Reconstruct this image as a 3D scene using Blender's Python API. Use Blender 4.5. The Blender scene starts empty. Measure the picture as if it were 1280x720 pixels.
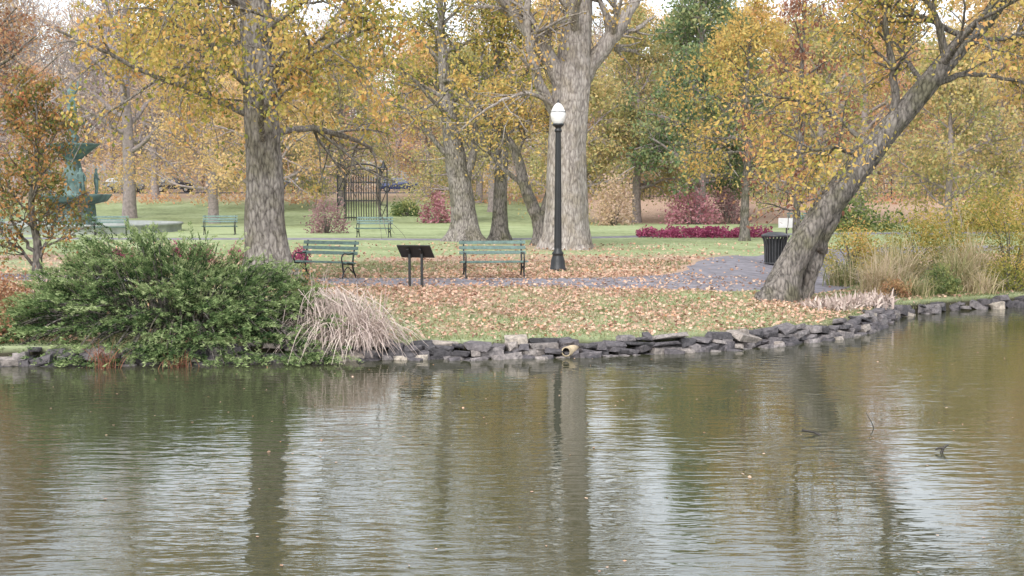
import bpy, bmesh, math
import numpy as np
from mathutils import Vector, Matrix

# ------------------------------------------------------------------ basics
scene = bpy.context.scene
scene.view_settings.view_transform = 'Standard'
scene.view_settings.look = 'None'
scene.view_settings.exposure = 0

def norm(v):
    v = np.asarray(v, float)
    return v / (np.linalg.norm(v, axis=-1, keepdims=True) + 1e-9)

def link(ob, parent=None):
    scene.collection.objects.link(ob)
    if parent is not None:
        ob.parent = parent
    return ob

def empty(name, loc=(0, 0, 0), rz=0.0, s=1.0):
    e = bpy.data.objects.new(name, None)
    e.location = loc
    e.rotation_euler = (0, 0, rz)
    e.scale = (s, s, s)
    e.empty_display_size = 0.3
    return link(e)

def quad_mesh(name, verts, quads, mats, midx=None, rnd=None, smooth=False):
    verts = np.asarray(verts, np.float32).reshape(-1, 3)
    quads = np.asarray(quads, np.int32).reshape(-1, 4)
    me = bpy.data.meshes.new(name)
    me.vertices.add(len(verts))
    me.vertices.foreach_set('co', verts.ravel())
    me.loops.add(quads.size)
    me.loops.foreach_set('vertex_index', quads.ravel())
    me.polygons.add(len(quads))
    me.polygons.foreach_set('loop_start', np.arange(0, quads.size, 4, dtype=np.int32))
    if smooth is not False:
        me.polygons.foreach_set('use_smooth', np.full(len(quads), True) if smooth is True else smooth)
    else:
        me.polygons.foreach_set('use_smooth', np.full(len(quads), False))
    for m in mats:
        me.materials.append(m)
    if midx is not None:
        me.polygons.foreach_set('material_index', np.asarray(midx, np.int32))
    me.update(calc_edges=True)
    if rnd is not None:
        a = me.attributes.new('rnd', 'FLOAT', 'FACE')
        a.data.foreach_set('value', np.asarray(rnd, np.float32))
    return me

class Acc:
    """accumulates quads from simple shaped parts into one mesh"""
    def __init__(s):
        s.v = []; s.q = []; s.m = []; s.r = []; s.sm = []; s.n = 0
    def add(s, v, q, m=0, r=0.5, smooth=False):
        v = np.asarray(v, float).reshape(-1, 3); q = np.asarray(q, int).reshape(-1, 4)
        s.v.append(v); s.q.append(q + s.n); s.n += len(v)
        s.m.append(np.full(len(q), m)); s.r.append(np.full(len(q), r) if np.isscalar(r) else r)
        s.sm.append(np.full(len(q), smooth))
    def box(s, c, size, m=0, R=None, r=0.5, taper=(1, 1)):
        x, y, z = np.array(size) / 2.
        tx, ty = taper
        v = np.array([[-x, -y, -z], [x, -y, -z], [x, y, -z], [-x, y, -z],
                      [-x*tx, -y*ty, z], [x*tx, -y*ty, z], [x*tx, y*ty, z], [-x*tx, y*ty, z]])
        if R is not None:
            v = v @ np.array(R).T
        s.add(v + np.array(c), [[0, 3, 2, 1], [4, 5, 6, 7], [0, 1, 5, 4], [1, 2, 6, 5], [2, 3, 7, 6], [3, 0, 4, 7]], m, r)
    def tube(s, pts, rad, sides=6, m=0, r=0.5, flute=None):
        v, q = tube(pts, rad, sides, flute)
        s.add(v, q, m, r, True)
    def lathe(s, prof, c=(0, 0, 0), n=20, m=0, r=0.5, smooth=True, mod=None):
        prof = np.array(prof, float); k = len(prof)
        a = np.linspace(0, 2*np.pi, n, endpoint=False)
        rr = prof[:, 0][:, None] * (np.ones(n)[None] if mod is None else mod(a)[None])
        v = np.stack([rr*np.cos(a), rr*np.sin(a), np.repeat(prof[:, 1][:, None], n, 1)], -1).reshape(-1, 3) + np.array(c)
        i, j = np.meshgrid(np.arange(k-1), np.arange(n), indexing='ij'); j2 = (j+1) % n
        q = np.stack([i*n+j, i*n+j2, (i+1)*n+j2, (i+1)*n+j], -1).reshape(-1, 4)
        s.add(v, q, m, r, smooth)
    def build(s, name, mats, parent=None):
        me = quad_mesh(name, np.vstack(s.v), np.vstack(s.q), mats, np.concatenate(s.m), np.concatenate(s.r), np.concatenate(s.sm))
        return link(bpy.data.objects.new(name, me), parent)

def tube(pts, rad, sides=6, flute=None):
    pts = np.asarray(pts, float); n = len(pts)
    rad = np.broadcast_to(np.asarray(rad, float), (n,))
    t = norm(np.gradient(pts, axis=0))
    av = np.abs(t.mean(0)); ref = np.zeros(3); ref[int(np.argmin(av))] = 1
    u = norm(np.cross(t, ref)); w = np.cross(t, u)
    a = np.linspace(0, 2*np.pi, sides, endpoint=False)
    rr = np.repeat(rad[:, None], sides, 1)
    if flute is not None:
        rr = rr * flute(a, pts)
    v = pts[:, None] + rr[..., None]*(np.cos(a)[None, :, None]*u[:, None] + np.sin(a)[None, :, None]*w[:, None])
    i, j = np.meshgrid(np.arange(n-1), np.arange(sides), indexing='ij'); j2 = (j+1) % sides
    q = np.stack([i*sides+j, i*sides+j2, (i+1)*sides+j2, (i+1)*sides+j], -1).reshape(-1, 4)
    return v.reshape(-1, 3), q

def smooth_poly(P, n):
    P = np.array(P, float); k = len(P)
    t = np.linspace(0, k-1, n); out = []
    for x in t:
        i = min(int(x), k-2); f = x-i
        p0 = P[max(i-1, 0)]; p1 = P[i]; p2 = P[i+1]; p3 = P[min(i+2, k-1)]
        out.append(0.5*((2*p1)+(-p0+p2)*f+(2*p0-5*p1+4*p2-p3)*f*f+(-p0+3*p1-3*p2+p3)*f**3))
    return np.array(out)

def vnoise(x, y, s, seed=0):
    x = np.asarray(x)/s; y = np.asarray(y)/s
    xi = np.floor(x); yi = np.floor(y); fx = x-xi; fy = y-yi
    fx = fx*fx*(3-2*fx); fy = fy*fy*(3-2*fy)
    def h(a, b):
        v = np.sin(a*127.1+b*311.7+seed*74.7)*43758.5453
        return v-np.floor(v)
    return (h(xi, yi)*(1-fx)+h(xi+1, yi)*fx)*(1-fy)+(h(xi, yi+1)*(1-fx)+h(xi+1, yi+1)*fx)*fy

# ------------------------------------------------------------------ materials
def new_mat(name):
    m = bpy.data.materials.new(name); m.use_nodes = True
    nt = m.node_tree; nt.nodes.clear()
    out = nt.nodes.new('ShaderNodeOutputMaterial')
    return m, nt, out

def N(nt, typ, **kw):
    n = nt.nodes.new(typ)
    for k, v in kw.items():
        setattr(n, k, v)
    return n

def ramp(nt, cols, interp='LINEAR'):
    r = nt.nodes.new('ShaderNodeValToRGB'); cr = r.color_ramp; cr.interpolation = interp
    n = len(cols)
    norm_c = []
    for i, c in enumerate(cols):
        if len(c) == 2: norm_c.append((c[0], c[1]))
        else: norm_c.append((i/(n-1.0) if n > 1 else 0, c))
    cr.elements[0].position = norm_c[0][0]; cr.elements[0].color = (*norm_c[0][1], 1)
    cr.elements[1].position = norm_c[-1][0]; cr.elements[1].color = (*norm_c[-1][1], 1)
    for p, c in norm_c[1:-1]:
        e = cr.elements.new(p); e.color = (*c, 1)
    return r

def leaf_mat(name, cols, trans=0.4, rough=0.7):
    m, nt, out = new_mat(name); L = nt.links
    at = N(nt, 'ShaderNodeAttribute', attribute_name='rnd')
    r = ramp(nt, cols)
    L.new(at.outputs['Fac'], r.inputs[0])
    d = N(nt, 'ShaderNodeBsdfDiffuse')
    t = N(nt, 'ShaderNodeBsdfTranslucent')
    mx = N(nt, 'ShaderNodeMixShader'); mx.inputs[0].default_value = trans
    L.new(r.outputs[0], d.inputs['Color']); L.new(r.outputs[0], t.inputs['Color'])
    L.new(d.outputs[0], mx.inputs[1]); L.new(t.outputs[0], mx.inputs[2]); L.new(mx.outputs[0], out.inputs[0])
    return m

def plain_mat(name, col, rough=0.5, metal=0.0, var=0.15, scale=6.0, bump=0.0, col2=None, spec=0.5):
    m, nt, out = new_mat(name); L = nt.links
    g = N(nt, 'ShaderNodeTexCoord')
    no = N(nt, 'ShaderNodeTexNoise'); no.inputs['Scale'].default_value = scale; no.inputs['Detail'].default_value = 6
    L.new(g.outputs['Object'], no.inputs['Vector'])
    c2 = col2 if col2 else tuple(min(1, c*(1+var)) for c in col)
    c1 = tuple(c*(1-var) for c in col)
    r = ramp(nt, [(0.3, c1), (0.7, c2)])
    L.new(no.outputs['Fac'], r.inputs[0])
    b = N(nt, 'ShaderNodeBsdfPrincipled')
    b.inputs['Roughness'].default_value = rough; b.inputs['Metallic'].default_value = metal
    b.inputs['Specular IOR Level'].default_value = spec
    L.new(r.outputs[0], b.inputs['Base Color'])
    if bump:
        bp = N(nt, 'ShaderNodeBump'); bp.inputs['Strength'].default_value = 1; bp.inputs['Distance'].default_value = bump
        L.new(no.outputs['Fac'], bp.inputs['Height']); L.new(bp.outputs[0], b.inputs['Normal'])
    L.new(b.outputs[0], out.inputs[0])
    return m

def bark_mat(name, dark, light, moss=None, scale=10.0, bump=0.06):
    m, nt, out = new_mat(name); L = nt.links
    g = N(nt, 'ShaderNodeTexCoord')
    mp = N(nt, 'ShaderNodeMapping'); mp.inputs['Scale'].default_value = (1, 1, 0.33)
    L.new(g.outputs['Object'], mp.inputs[0])
    n1 = N(nt, 'ShaderNodeTexNoise'); n1.inputs['Scale'].default_value = scale; n1.inputs['Detail'].default_value = 8; n1.inputs['Roughness'].default_value = 0.7; n1.inputs['Distortion'].default_value = 0.6
    L.new(mp.outputs[0], n1.inputs['Vector'])
    vo = N(nt, 'ShaderNodeTexVoronoi', feature='DISTANCE_TO_EDGE'); vo.inputs['Scale'].default_value = scale*1.1
    L.new(mp.outputs[0], vo.inputs['Vector'])
    mn = N(nt, 'ShaderNodeMath', operation='MULTIPLY_ADD'); mn.inputs[1].default_value = 0.7
    L.new(vo.outputs['Distance'], mn.inputs[0]); L.new(n1.outputs['Fac'], mn.inputs[2])
    r = ramp(nt, [(0.38, dark), (0.72, light)])
    L.new(mn.outputs[0], r.inputs[0])
    n2 = N(nt, 'ShaderNodeTexNoise'); n2.inputs['Scale'].default_value = 1.6; n2.inputs['Detail'].default_value = 8
    L.new(g.outputs['Object'], n2.inputs['Vector'])
    r2 = ramp(nt, [(0.47, (0, 0, 0)), (0.62, (1, 1, 1))])
    L.new(n2.outputs['Fac'], r2.inputs[0])
    mx = N(nt, 'ShaderNodeMixRGB'); mx.blend_type = 'MULTIPLY'
    ml = N(nt, 'ShaderNodeMath', operation='MULTIPLY'); ml.inputs[1].default_value = 0.75
    L.new(r2.outputs[0], ml.inputs[0]); L.new(ml.outputs[0], mx.inputs[0])
    L.new(r.outputs[0], mx.inputs[1]); mx.inputs[2].default_value = (*(moss or (0.6, 0.62, 0.42)), 1)
    b = N(nt, 'ShaderNodeBsdfPrincipled'); b.inputs['Roughness'].default_value = 0.9; b.inputs['Specular IOR Level'].default_value = 0.2
    L.new(mx.outputs[0], b.inputs['Base Color'])
    bp = N(nt, 'ShaderNodeBump'); bp.inputs['Distance'].default_value = bump
    L.new(mn.outputs[0], bp.inputs['Height']); L.new(bp.outputs[0], b.inputs['Normal'])
    L.new(b.outputs[0], out.inputs[0])
    return m

BARK_L = bark_mat('bark_grey_brown', (0.07, 0.06, 0.055), (0.34, 0.31, 0.28), (0.6, 0.6, 0.48))
BARK_C = bark_mat('bark_pale', (0.14, 0.12, 0.11), (0.42, 0.38, 0.345), (0.75, 0.72, 0.64), scale=8)
BARK_D = bark_mat('bark_dark', (0.05, 0.045, 0.042), (0.25, 0.225, 0.20), (0.62, 0.66, 0.45))
BARK_BG = plain_mat('bark_far', (0.28, 0.24, 0.23), 0.9, var=0.3)

# near foliage
LM_YG = leaf_mat('leaves_yellow_green', [(0.17, 0.20, 0.055), (0.33, 0.32, 0.09), (0.53, 0.42, 0.13), (0.66, 0.46, 0.16), (0.63, 0.34, 0.14)])
LM_Y = leaf_mat('leaves_yellow', [(0.33, 0.31, 0.11), (0.56, 0.43, 0.15), (0.68, 0.46, 0.16), (0.58, 0.32, 0.14)])
LM_RB = leaf_mat('leaves_rust', [(0.20, 0.09, 0.065), (0.34, 0.17, 0.11), (0.45, 0.26, 0.15), (0.5, 0.36, 0.19)])
LM_RG = leaf_mat('leaves_red_green', [(0.12, 0.15, 0.05), (0.26, 0.26, 0.09), (0.40, 0.22, 0.09), (0.56, 0.31, 0.13), (0.40, 0.12, 0.08)])
# distant foliage: far leaf colours paled and desaturated to paint in aerial haze
LF_Y = leaf_mat('far_leaves_yellow', [(0.47, 0.39, 0.18), (0.65, 0.49, 0.23), (0.70, 0.50, 0.26), (0.65, 0.40, 0.23)], 0.45)
LF_YG = leaf_mat('far_leaves_yellow_green', [(0.25, 0.29, 0.13), (0.42, 0.40, 0.18), (0.58, 0.47, 0.22), (0.69, 0.49, 0.25)], 0.45)
LF_O = leaf_mat('far_leaves_orange', [(0.50, 0.33, 0.19), (0.65, 0.42, 0.24), (0.67, 0.38, 0.22), (0.50, 0.27, 0.18)], 0.45)
LF_G = leaf_mat('far_leaves_green', [(0.11, 0.18, 0.10), (0.19, 0.26, 0.13), (0.30, 0.34, 0.16), (0.47, 0.41, 0.20)], 0.4)
LF_T = leaf_mat('far_leaves_tan', [(0.48, 0.38, 0.32), (0.58, 0.44, 0.34), (0.64, 0.49, 0.33), (0.53, 0.37, 0.31)], 0.45)
LM_G = leaf_mat('leaves_green', [(0.07, 0.13, 0.05), (0.15, 0.21, 0.09), (0.26, 0.30, 0.12), (0.40, 0.38, 0.15)])
LM_PK = leaf_mat('leaves_pink', [(0.38, 0.16, 0.20), (0.55, 0.27, 0.32), (0.52, 0.33, 0.32)])
LM_PU = leaf_mat('leaves_purple', [(0.22, 0.13, 0.14), (0.36, 0.22, 0.23), (0.42, 0.30, 0.27)])
LM_MG = leaf_mat('petals_magenta', [(0.20, 0.045, 0.085), (0.38, 0.085, 0.17), (0.46, 0.16, 0.25)], 0.25)
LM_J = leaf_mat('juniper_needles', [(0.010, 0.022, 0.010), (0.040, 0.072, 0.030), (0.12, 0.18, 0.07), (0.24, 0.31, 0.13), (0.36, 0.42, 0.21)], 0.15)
LM_GR = leaf_mat('grass_blades', [(0.13, 0.16, 0.07), (0.25, 0.27, 0.13), (0.38, 0.36, 0.21), (0.47, 0.39, 0.28)], 0.3)
LM_TG = leaf_mat('tall_grass_blades', [(0.14, 0.19, 0.07), (0.34, 0.33, 0.16), (0.54, 0.45, 0.28), (0.64, 0.52, 0.38)], 0.3)
LM_ST = leaf_mat('straw_stems', [(0.34, 0.27, 0.24), (0.56, 0.46, 0.41), (0.68, 0.59, 0.51)], 0.2)
LM_FL = leaf_mat('fallen_leaf_litter', [(0.24, 0.13, 0.10), (0.42, 0.26, 0.19), (0.53, 0.35, 0.26), (0.64, 0.48, 0.36), (0.53, 0.29, 0.17)], 0.1)

# ------------------------------------------------------------------ terrain
SX = np.array([-140, -60, -30, -14, -9.5, -4.7, -2.9, -0.6, 1.6, 3.7, 5.3, 6.8, 8.1, 8.8, 9.7, 11.5, 14.3, 20, 40, 70, 140.])
SY = np.array([12, 22, 25.5, 26.0, 26.3, 27.0, 27.4, 27.5, 27.9, 28.6, 29.6, 30.9, 32.5, 34.1, 36.3, 37.9, 39.6, 42, 50, 40, 14.])
_gx = np.linspace(-140, 140, 2801)
_gy = np.interp(_gx, SX, SY)
_k = np.hanning(13); _k /= _k.sum()
_gy = np.convolve(np.pad(_gy, 6, mode='edge'), _k, 'valid')
_gs = np.gradient(_gy, _gx)
def shore(x): return np.interp(x, _gx, _gy)
def sdist(x, y): return (y-shore(x))/np.sqrt(1+np.interp(x, _gx, _gs)**2)
def sstep(a, b, x):
    t = np.clip((np.asarray(x, float)-a)/(b-a), 0, 1); return t*t*(3-2*t)
def hz(x, y):
    x = np.asarray(x, float); y = np.asarray(y, float)
    d = sdist(x, y)
    z = -0.7 + 1.02*sstep(-0.05, 0.28, d) + 0.55*sstep(0.2, 9.5, d)*1.0
    z = z + 0.12*(vnoise(x, y, 9., 3)-0.5)*sstep(8, 14, d) * (1-sstep(90, 100, y))
    z = z + 1.85*sstep(98, 136, y) + 1.5*sstep(165, 330, y)
    z = z + (vnoise(x, y, 1.3, 5)-0.5)*0.05*sstep(0.3, 1.2, d)*(1-sstep(7, 9, d))
    near = sstep(0, 1, (7.5-y)/3.5)
    z = np.where(y < 8, -0.7+2.4*near, z)
    return z
def H(x, y): return float(hz(x, y))

xs = np.unique(np.round(np.concatenate([np.linspace(-900, -140, 12), np.linspace(-140, -20, 50), np.arange(-20, 22, 0.2), np.linspace(22, 140, 50), np.linspace(140, 900, 12)]), 3))
ys = np.unique(np.round(np.concatenate([np.linspace(-500, -5, 12), np.linspace(-5, 9, 22), np.linspace(9, 24, 8), np.arange(24, 46, 0.14), np.arange(46, 110, 1.0), np.linspace(110, 180, 40), np.linspace(180, 350, 15), np.linspace(350, 1600, 12)]), 3))
GX, GY = np.meshgrid(xs, ys)
GZ = hz(GX, GY)
nx, ny = len(xs), len(ys)
i, j = np.meshgrid(np.arange(ny-1), np.arange(nx-1), indexing='ij')
gq = np.stack([i*nx+j, i*nx+j+1, (i+1)*nx+j+1, (i+1)*nx+j], -1).reshape(-1, 4)

def leafy(x, y):
    d = sdist(x, y)
    n = vnoise(x, y, 1.1, 1)*0.5+vnoise(x, y, 3.5, 2)*0.5
    v = 0.29+0.8*(n-0.45)
    v = v + 0.10*sstep(0, 4, d)
    v = v + 0.42*sstep(4.5, 7.5, d)*(1-sstep(46, 54, y))*sstep(-6, 0, x)
    v = np.where(y > 52, 0.12+0.25*(n-0.4)+0.4*sstep(0, 1, 1-np.hypot((x-1.0)/8, (y-58)/8)), v)
    v = np.where(y > 90, 0.12+0.25*(n-0.4)+0.75*sstep(92, 104, y)*sstep(2, 9, x)+0.5*sstep(112, 130, y), v)
    return np.clip(v, 0, 1)

gm, nt, out = new_mat('lawn_with_leaves'); L = nt.links
geo = N(nt, 'ShaderNodeNewGeometry')
att = N(nt, 'ShaderNodeAttribute', attribute_name='leafy')
n1 = N(nt, 'ShaderNodeTexNoise'); n1.inputs['Scale'].default_value = 9; n1.inputs['Detail'].default_value = 6; n1.inputs['Roughness'].default_value = 0.7
n2 = N(nt, 'ShaderNodeTexNoise'); n2.inputs['Scale'].default_value = 0.45; n2.inputs['Detail'].default_value = 4
n3 = N(nt, 'ShaderNodeTexNoise'); n3.inputs['Scale'].default_value = 3.5; n3.inputs['Detail'].default_value = 8
for n_ in (n1, n2, n3): L.new(geo.outputs['Position'], n_.inputs['Vector'])
rg = ramp(nt, [(0.3, (0.17, 0.20, 0.10)), (0.5, (0.30, 0.35, 0.18)), (0.7, (0.40, 0.45, 0.28))])
mxa = N(nt, 'ShaderNodeMath', operation='ADD'); L.new(n2.outputs[0], mxa.inputs[0]); L.new(n3.outputs[0], mxa.inputs[1])
mxb = N(nt, 'ShaderNodeMath', operation='MULTIPLY'); mxb.inputs[1].default_value = 0.5; L.new(mxa.outputs[0], mxb.inputs[0]); L.new(mxb.outputs[0], rg.inputs[0])
rl = ramp(nt, [(0.3, (0.25, 0.16, 0.12)), (0.5, (0.43, 0.30, 0.22)), (0.68, (0.56, 0.43, 0.33))])
L.new(n1.outputs[0], rl.inputs[0])
thr = N(nt, 'ShaderNodeMath', operation='ADD'); L.new(att.outputs['Fac'], thr.inputs[0]); L.new(n3.outputs[0], thr.inputs[1])
mr = N(nt, 'ShaderNodeMapRange'); mr.inputs['From Min'].default_value = 0.85; mr.inputs['From Max'].default_value = 1.15
L.new(thr.outputs[0], mr.inputs[0])
mx = N(nt, 'ShaderNodeMixRGB'); L.new(mr.outputs[0], mx.inputs[0]); L.new(rg.outputs[0], mx.inputs[1]); L.new(rl.outputs[0], mx.inputs[2])
sep = N(nt, 'ShaderNodeSeparateXYZ'); L.new(geo.outputs['Position'], sep.inputs[0])
mr2 = N(nt, 'ShaderNodeMapRange'); mr2.inputs['From Min'].default_value = 0.2; mr2.inputs['From Max'].default_value = 0.34
L.new(sep.outputs['Z'], mr2.inputs[0])
mx2 = N(nt, 'ShaderNodeMixRGB'); L.new(mr2.outputs[0], mx2.inputs[0]); mx2.inputs[1].default_value = (0.05, 0.045, 0.03, 1); L.new(mx.outputs[0], mx2.inputs[2])
b = N(nt, 'ShaderNodeBsdfPrincipled'); b.inputs['Roughness'].default_value = 0.95; b.inputs['Specular IOR Level'].default_value = 0.1
L.new(mx2.outputs[0], b.inputs['Base Color'])
bp = N(nt, 'ShaderNodeBump'); bp.inputs['Distance'].default_value = 0.05; L.new(n1.outputs[0], bp.inputs['Height']); L.new(bp.outputs[0], b.inputs['Normal'])
L.new(b.outputs[0], out.inputs[0])

gme = quad_mesh('ground', np.stack([GX, GY, GZ], -1), gq, [gm], smooth=True)
a_ = gme.attributes.new('leafy', 'FLOAT', 'POINT'); a_.data.foreach_set('value', leafy(GX, GY).ravel().astype(np.float32))
link(bpy.data.objects.new('ground', gme))

# ------------------------------------------------------------------ water
wm, nt, out = new_mat('pond_water'); L = nt.links
geo = N(nt, 'ShaderNodeNewGeometry')
def wnoise(scale, rot, s, detail, dist=0.0):
    mp = N(nt, 'ShaderNodeMapping'); mp.inputs['Scale'].default_value = scale; mp.inputs['Rotation'].default_value = (0, 0, rot)
    L.new(geo.outputs['Position'], mp.inputs[0])
    n = N(nt, 'ShaderNodeTexNoise'); n.inputs['Scale'].default_value = s; n.inputs['Detail'].default_value = detail; n.inputs['Distortion'].default_value = dist
    L.new(mp.outputs[0], n.inputs['Vector']); return n
wa = wnoise((1.3, 4.2, 1), 0.16, 1.0, 2.0, 0.5)
wb = wnoise((3.0, 8.5, 1), -0.28, 1.0, 2.0, 0.4)
wc = wnoise((0.12, 0.22, 1), 0.3, 1.0, 2.0)
rc = N(nt, 'ShaderNodeMapRange'); rc.inputs['From Min'].default_value = 0.36; rc.inputs['From Max'].default_value = 0.62; rc.inputs['To Min'].default_value = 0.25; rc.inputs['To Max'].default_value = 1.0
L.new(wc.outputs[0], rc.inputs[0])
m1 = N(nt, 'ShaderNodeMath', operation='MULTIPLY_ADD'); m1.inputs[1].default_value = 0.42
L.new(wb.outputs[0], m1.inputs[0]); L.new(wa.outputs[0], m1.inputs[2])
m2 = N(nt, 'ShaderNodeMath', operation='MULTIPLY'); L.new(m1.outputs[0], m2.inputs[0]); L.new(rc.outputs[0], m2.inputs[1])
bp = N(nt, 'ShaderNodeBump'); bp.inputs['Strength'].default_value = 1.0; bp.inputs['Distance'].default_value = 0.012
L.new(m2.outputs[0], bp.inputs['Height'])
df = N(nt, 'ShaderNodeBsdfDiffuse'); df.inputs['Color'].default_value = (0.058, 0.060, 0.034, 1)
gl = N(nt, 'ShaderNodeBsdfGlossy'); gl.inputs['Roughness'].default_value = 0.015; gl.inputs['Color'].default_value = (0.95, 0.95, 0.95, 1)
fr = N(nt, 'ShaderNodeFresnel'); fr.inputs['IOR'].default_value = 1.65
mxs = N(nt, 'ShaderNodeMixShader')
L.new(bp.outputs[0], gl.inputs['Normal']); L.new(bp.outputs[0], fr.inputs['Normal'])
L.new(fr.outputs[0], mxs.inputs[0]); L.new(df.outputs[0], mxs.inputs[1]); L.new(gl.outputs[0], mxs.inputs[2]); L.new(mxs.outputs[0], out.inputs[0])
wme = quad_mesh('pond_water', [[-140, 3, 0], [140, 3, 0], [140, 60, 0], [-140, 60, 0]], [[0, 1, 2, 3]], [wm])
link(bpy.data.objects.new('pond_water', wme))

# ------------------------------------------------------------------ paths & road
def ribbon(name, P, W, mat, lift, n=160, k=8):
    P = smooth_poly(P, n); W = np.interp(np.linspace(0, 1, n), np.linspace(0, 1, len(W)), W)
    W = W*(1+0.10*(vnoise(np.arange(n), np.zeros(n), 5., 8)-0.5))
    t = norm(np.gradient(P, axis=0)); nrm = np.stack([-t[:, 1], t[:, 0]], -1)
    s = np.linspace(-1, 1, k)
    XY = P[:, None, :] + nrm[:, None, :]*(W[:, None]*s[None])[..., None]
    Z = hz(XY[..., 0], XY[..., 1])+lift
    Z[:, 0] -= lift*1.6; Z[:, -1] -= lift*1.6
    V = np.concatenate([XY, Z[..., None]], -1)
    i, j = np.meshgrid(np.arange(n-1), np.arange(k-1), indexing='ij')
    q = np.stack([i*k+j, (i+1)*k+j, (i+1)*k+j+1, i*k+j+1], -1).reshape(-1, 4)
    q = q[:, ::-1]
    return link(bpy.data.objects.new(name, quad_mesh(name, V, q, [mat], smooth=True)))
PATHM = plain_mat('asphalt_path', (0.19, 0.18, 0.20), 0.9, var=0.3, scale=3, bump=0.01)
path_main = ribbon('path', [(-34, 45), (-20, 40.5), (-12, 38), (-6, 37.0), (-1, 36.8), (3, 37.1), (6.0, 39.2), (7.9, 43), (9.2, 48), (13, 53.5), (24, 58), (60, 64)],
                   [1.3, 1.3, 1.4, 1.3, 1.15, 1.2, 1.9, 2.7, 2.7, 2.2, 1.6, 1.6], PATHM, 0.035, 220, 14)
ribbon('path', [(-60, 74), (-30, 69), (-10, 67), (-2, 67.5), (8, 73), (20, 76), (50, 78)], [1.0]*7, PATHM, 0.04, 120, 6)
ROADM = plain_mat('asphalt_road', (0.06, 0.06, 0.062), 0.9, var=0.2, scale=1.5)
ribbon('road', [(-200, 157), (-100, 156), (0, 156), (100, 156), (200, 157)], [4.5]*5, ROADM, 0.12, 60, 6)

# ------------------------------------------------------------------ leaves
def leaf_quads(c, size, rng, droop=0.2, aspect=0.6, flat=0.0, long_dir=None):
    n = len(c)
    a = rng.normal(size=(n, 3)); a[:, 2] -= droop*1.5
    if flat: a[:, 2] *= (1-flat)
    if long_dir is not None: a = norm(long_dir)+0.35*rng.normal(size=(n, 3))
    a = norm(a)
    r = rng.normal(size=(n, 3))
    if flat: r = r*np.array([1, 1, 1-flat])
    b = norm(r-(r*a).sum(1, keepdims=True)*a)
    s = (size*rng.uniform(0.6, 1.25, n))[:, None]
    return np.stack([c+a*s*0.5, c+b*s*aspect*0.5, c-a*s*0.5, c-b*s*aspect*0.5], 1)

def leaves_mesh(name, Q, rnd, mat):
    n = len(Q)
    return quad_mesh(name, Q.reshape(-1, 3), np.arange(4*n).reshape(-1, 4), [mat], rnd=np.clip(rnd, 0, 1))

def grow(tubes, twigs, p, d, Ln, r, lvl, cfg, rng):
    n = cfg['seg'][min(lvl, len(cfg['seg'])-1)]
    trop = cfg['trop'][min(lvl, len(cfg['trop'])-1)]; wob = cfg['wob']
    pts = [p]; dirs = [d]; dd = d
    for _ in range(n):
        dd = dd+rng.normal(0, wob, 3); dd[2] += trop/n; dd = dd/math.sqrt(dd @ dd)
        p = p+dd*(Ln/n); pts.append(p); dirs.append(dd)
    rad = np.linspace(r, max(r*0.3, 0.004), n+1)
    tubes.append((np.array(pts), rad, (9, 6, 4, 3, 3)[min(lvl, 4)]))
    if lvl >= cfg['max']:
        twigs.append(np.array(pts)); return
    if lvl == cfg['max']-1: twigs.append(np.array(pts[n//2:]))
    for k in range(cfg['nch'][lvl]):
        t = rng.uniform(0.25, 1.0); ii = min(int(t*n), n)
        bd = dirs[ii]; q = rng.normal(size=3); q = q-(q @ bd)*bd; q = q/math.sqrt(q @ q)
        a = math.radians(rng.uniform(28, 62))
        grow(tubes, twigs, pts[ii], bd*math.cos(a)+q*math.sin(a), Ln*rng.uniform(0.38, 0.62)*(1.15-0.4*t), rad[ii]*0.55, lvl+1, cfg, rng)

DEF = dict(seg=(8, 6, 5, 4), trop=(0.25, 0.1, -0.15, -0.4), wob=0.13, max=2, nch=(7, 6, 4))

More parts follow.
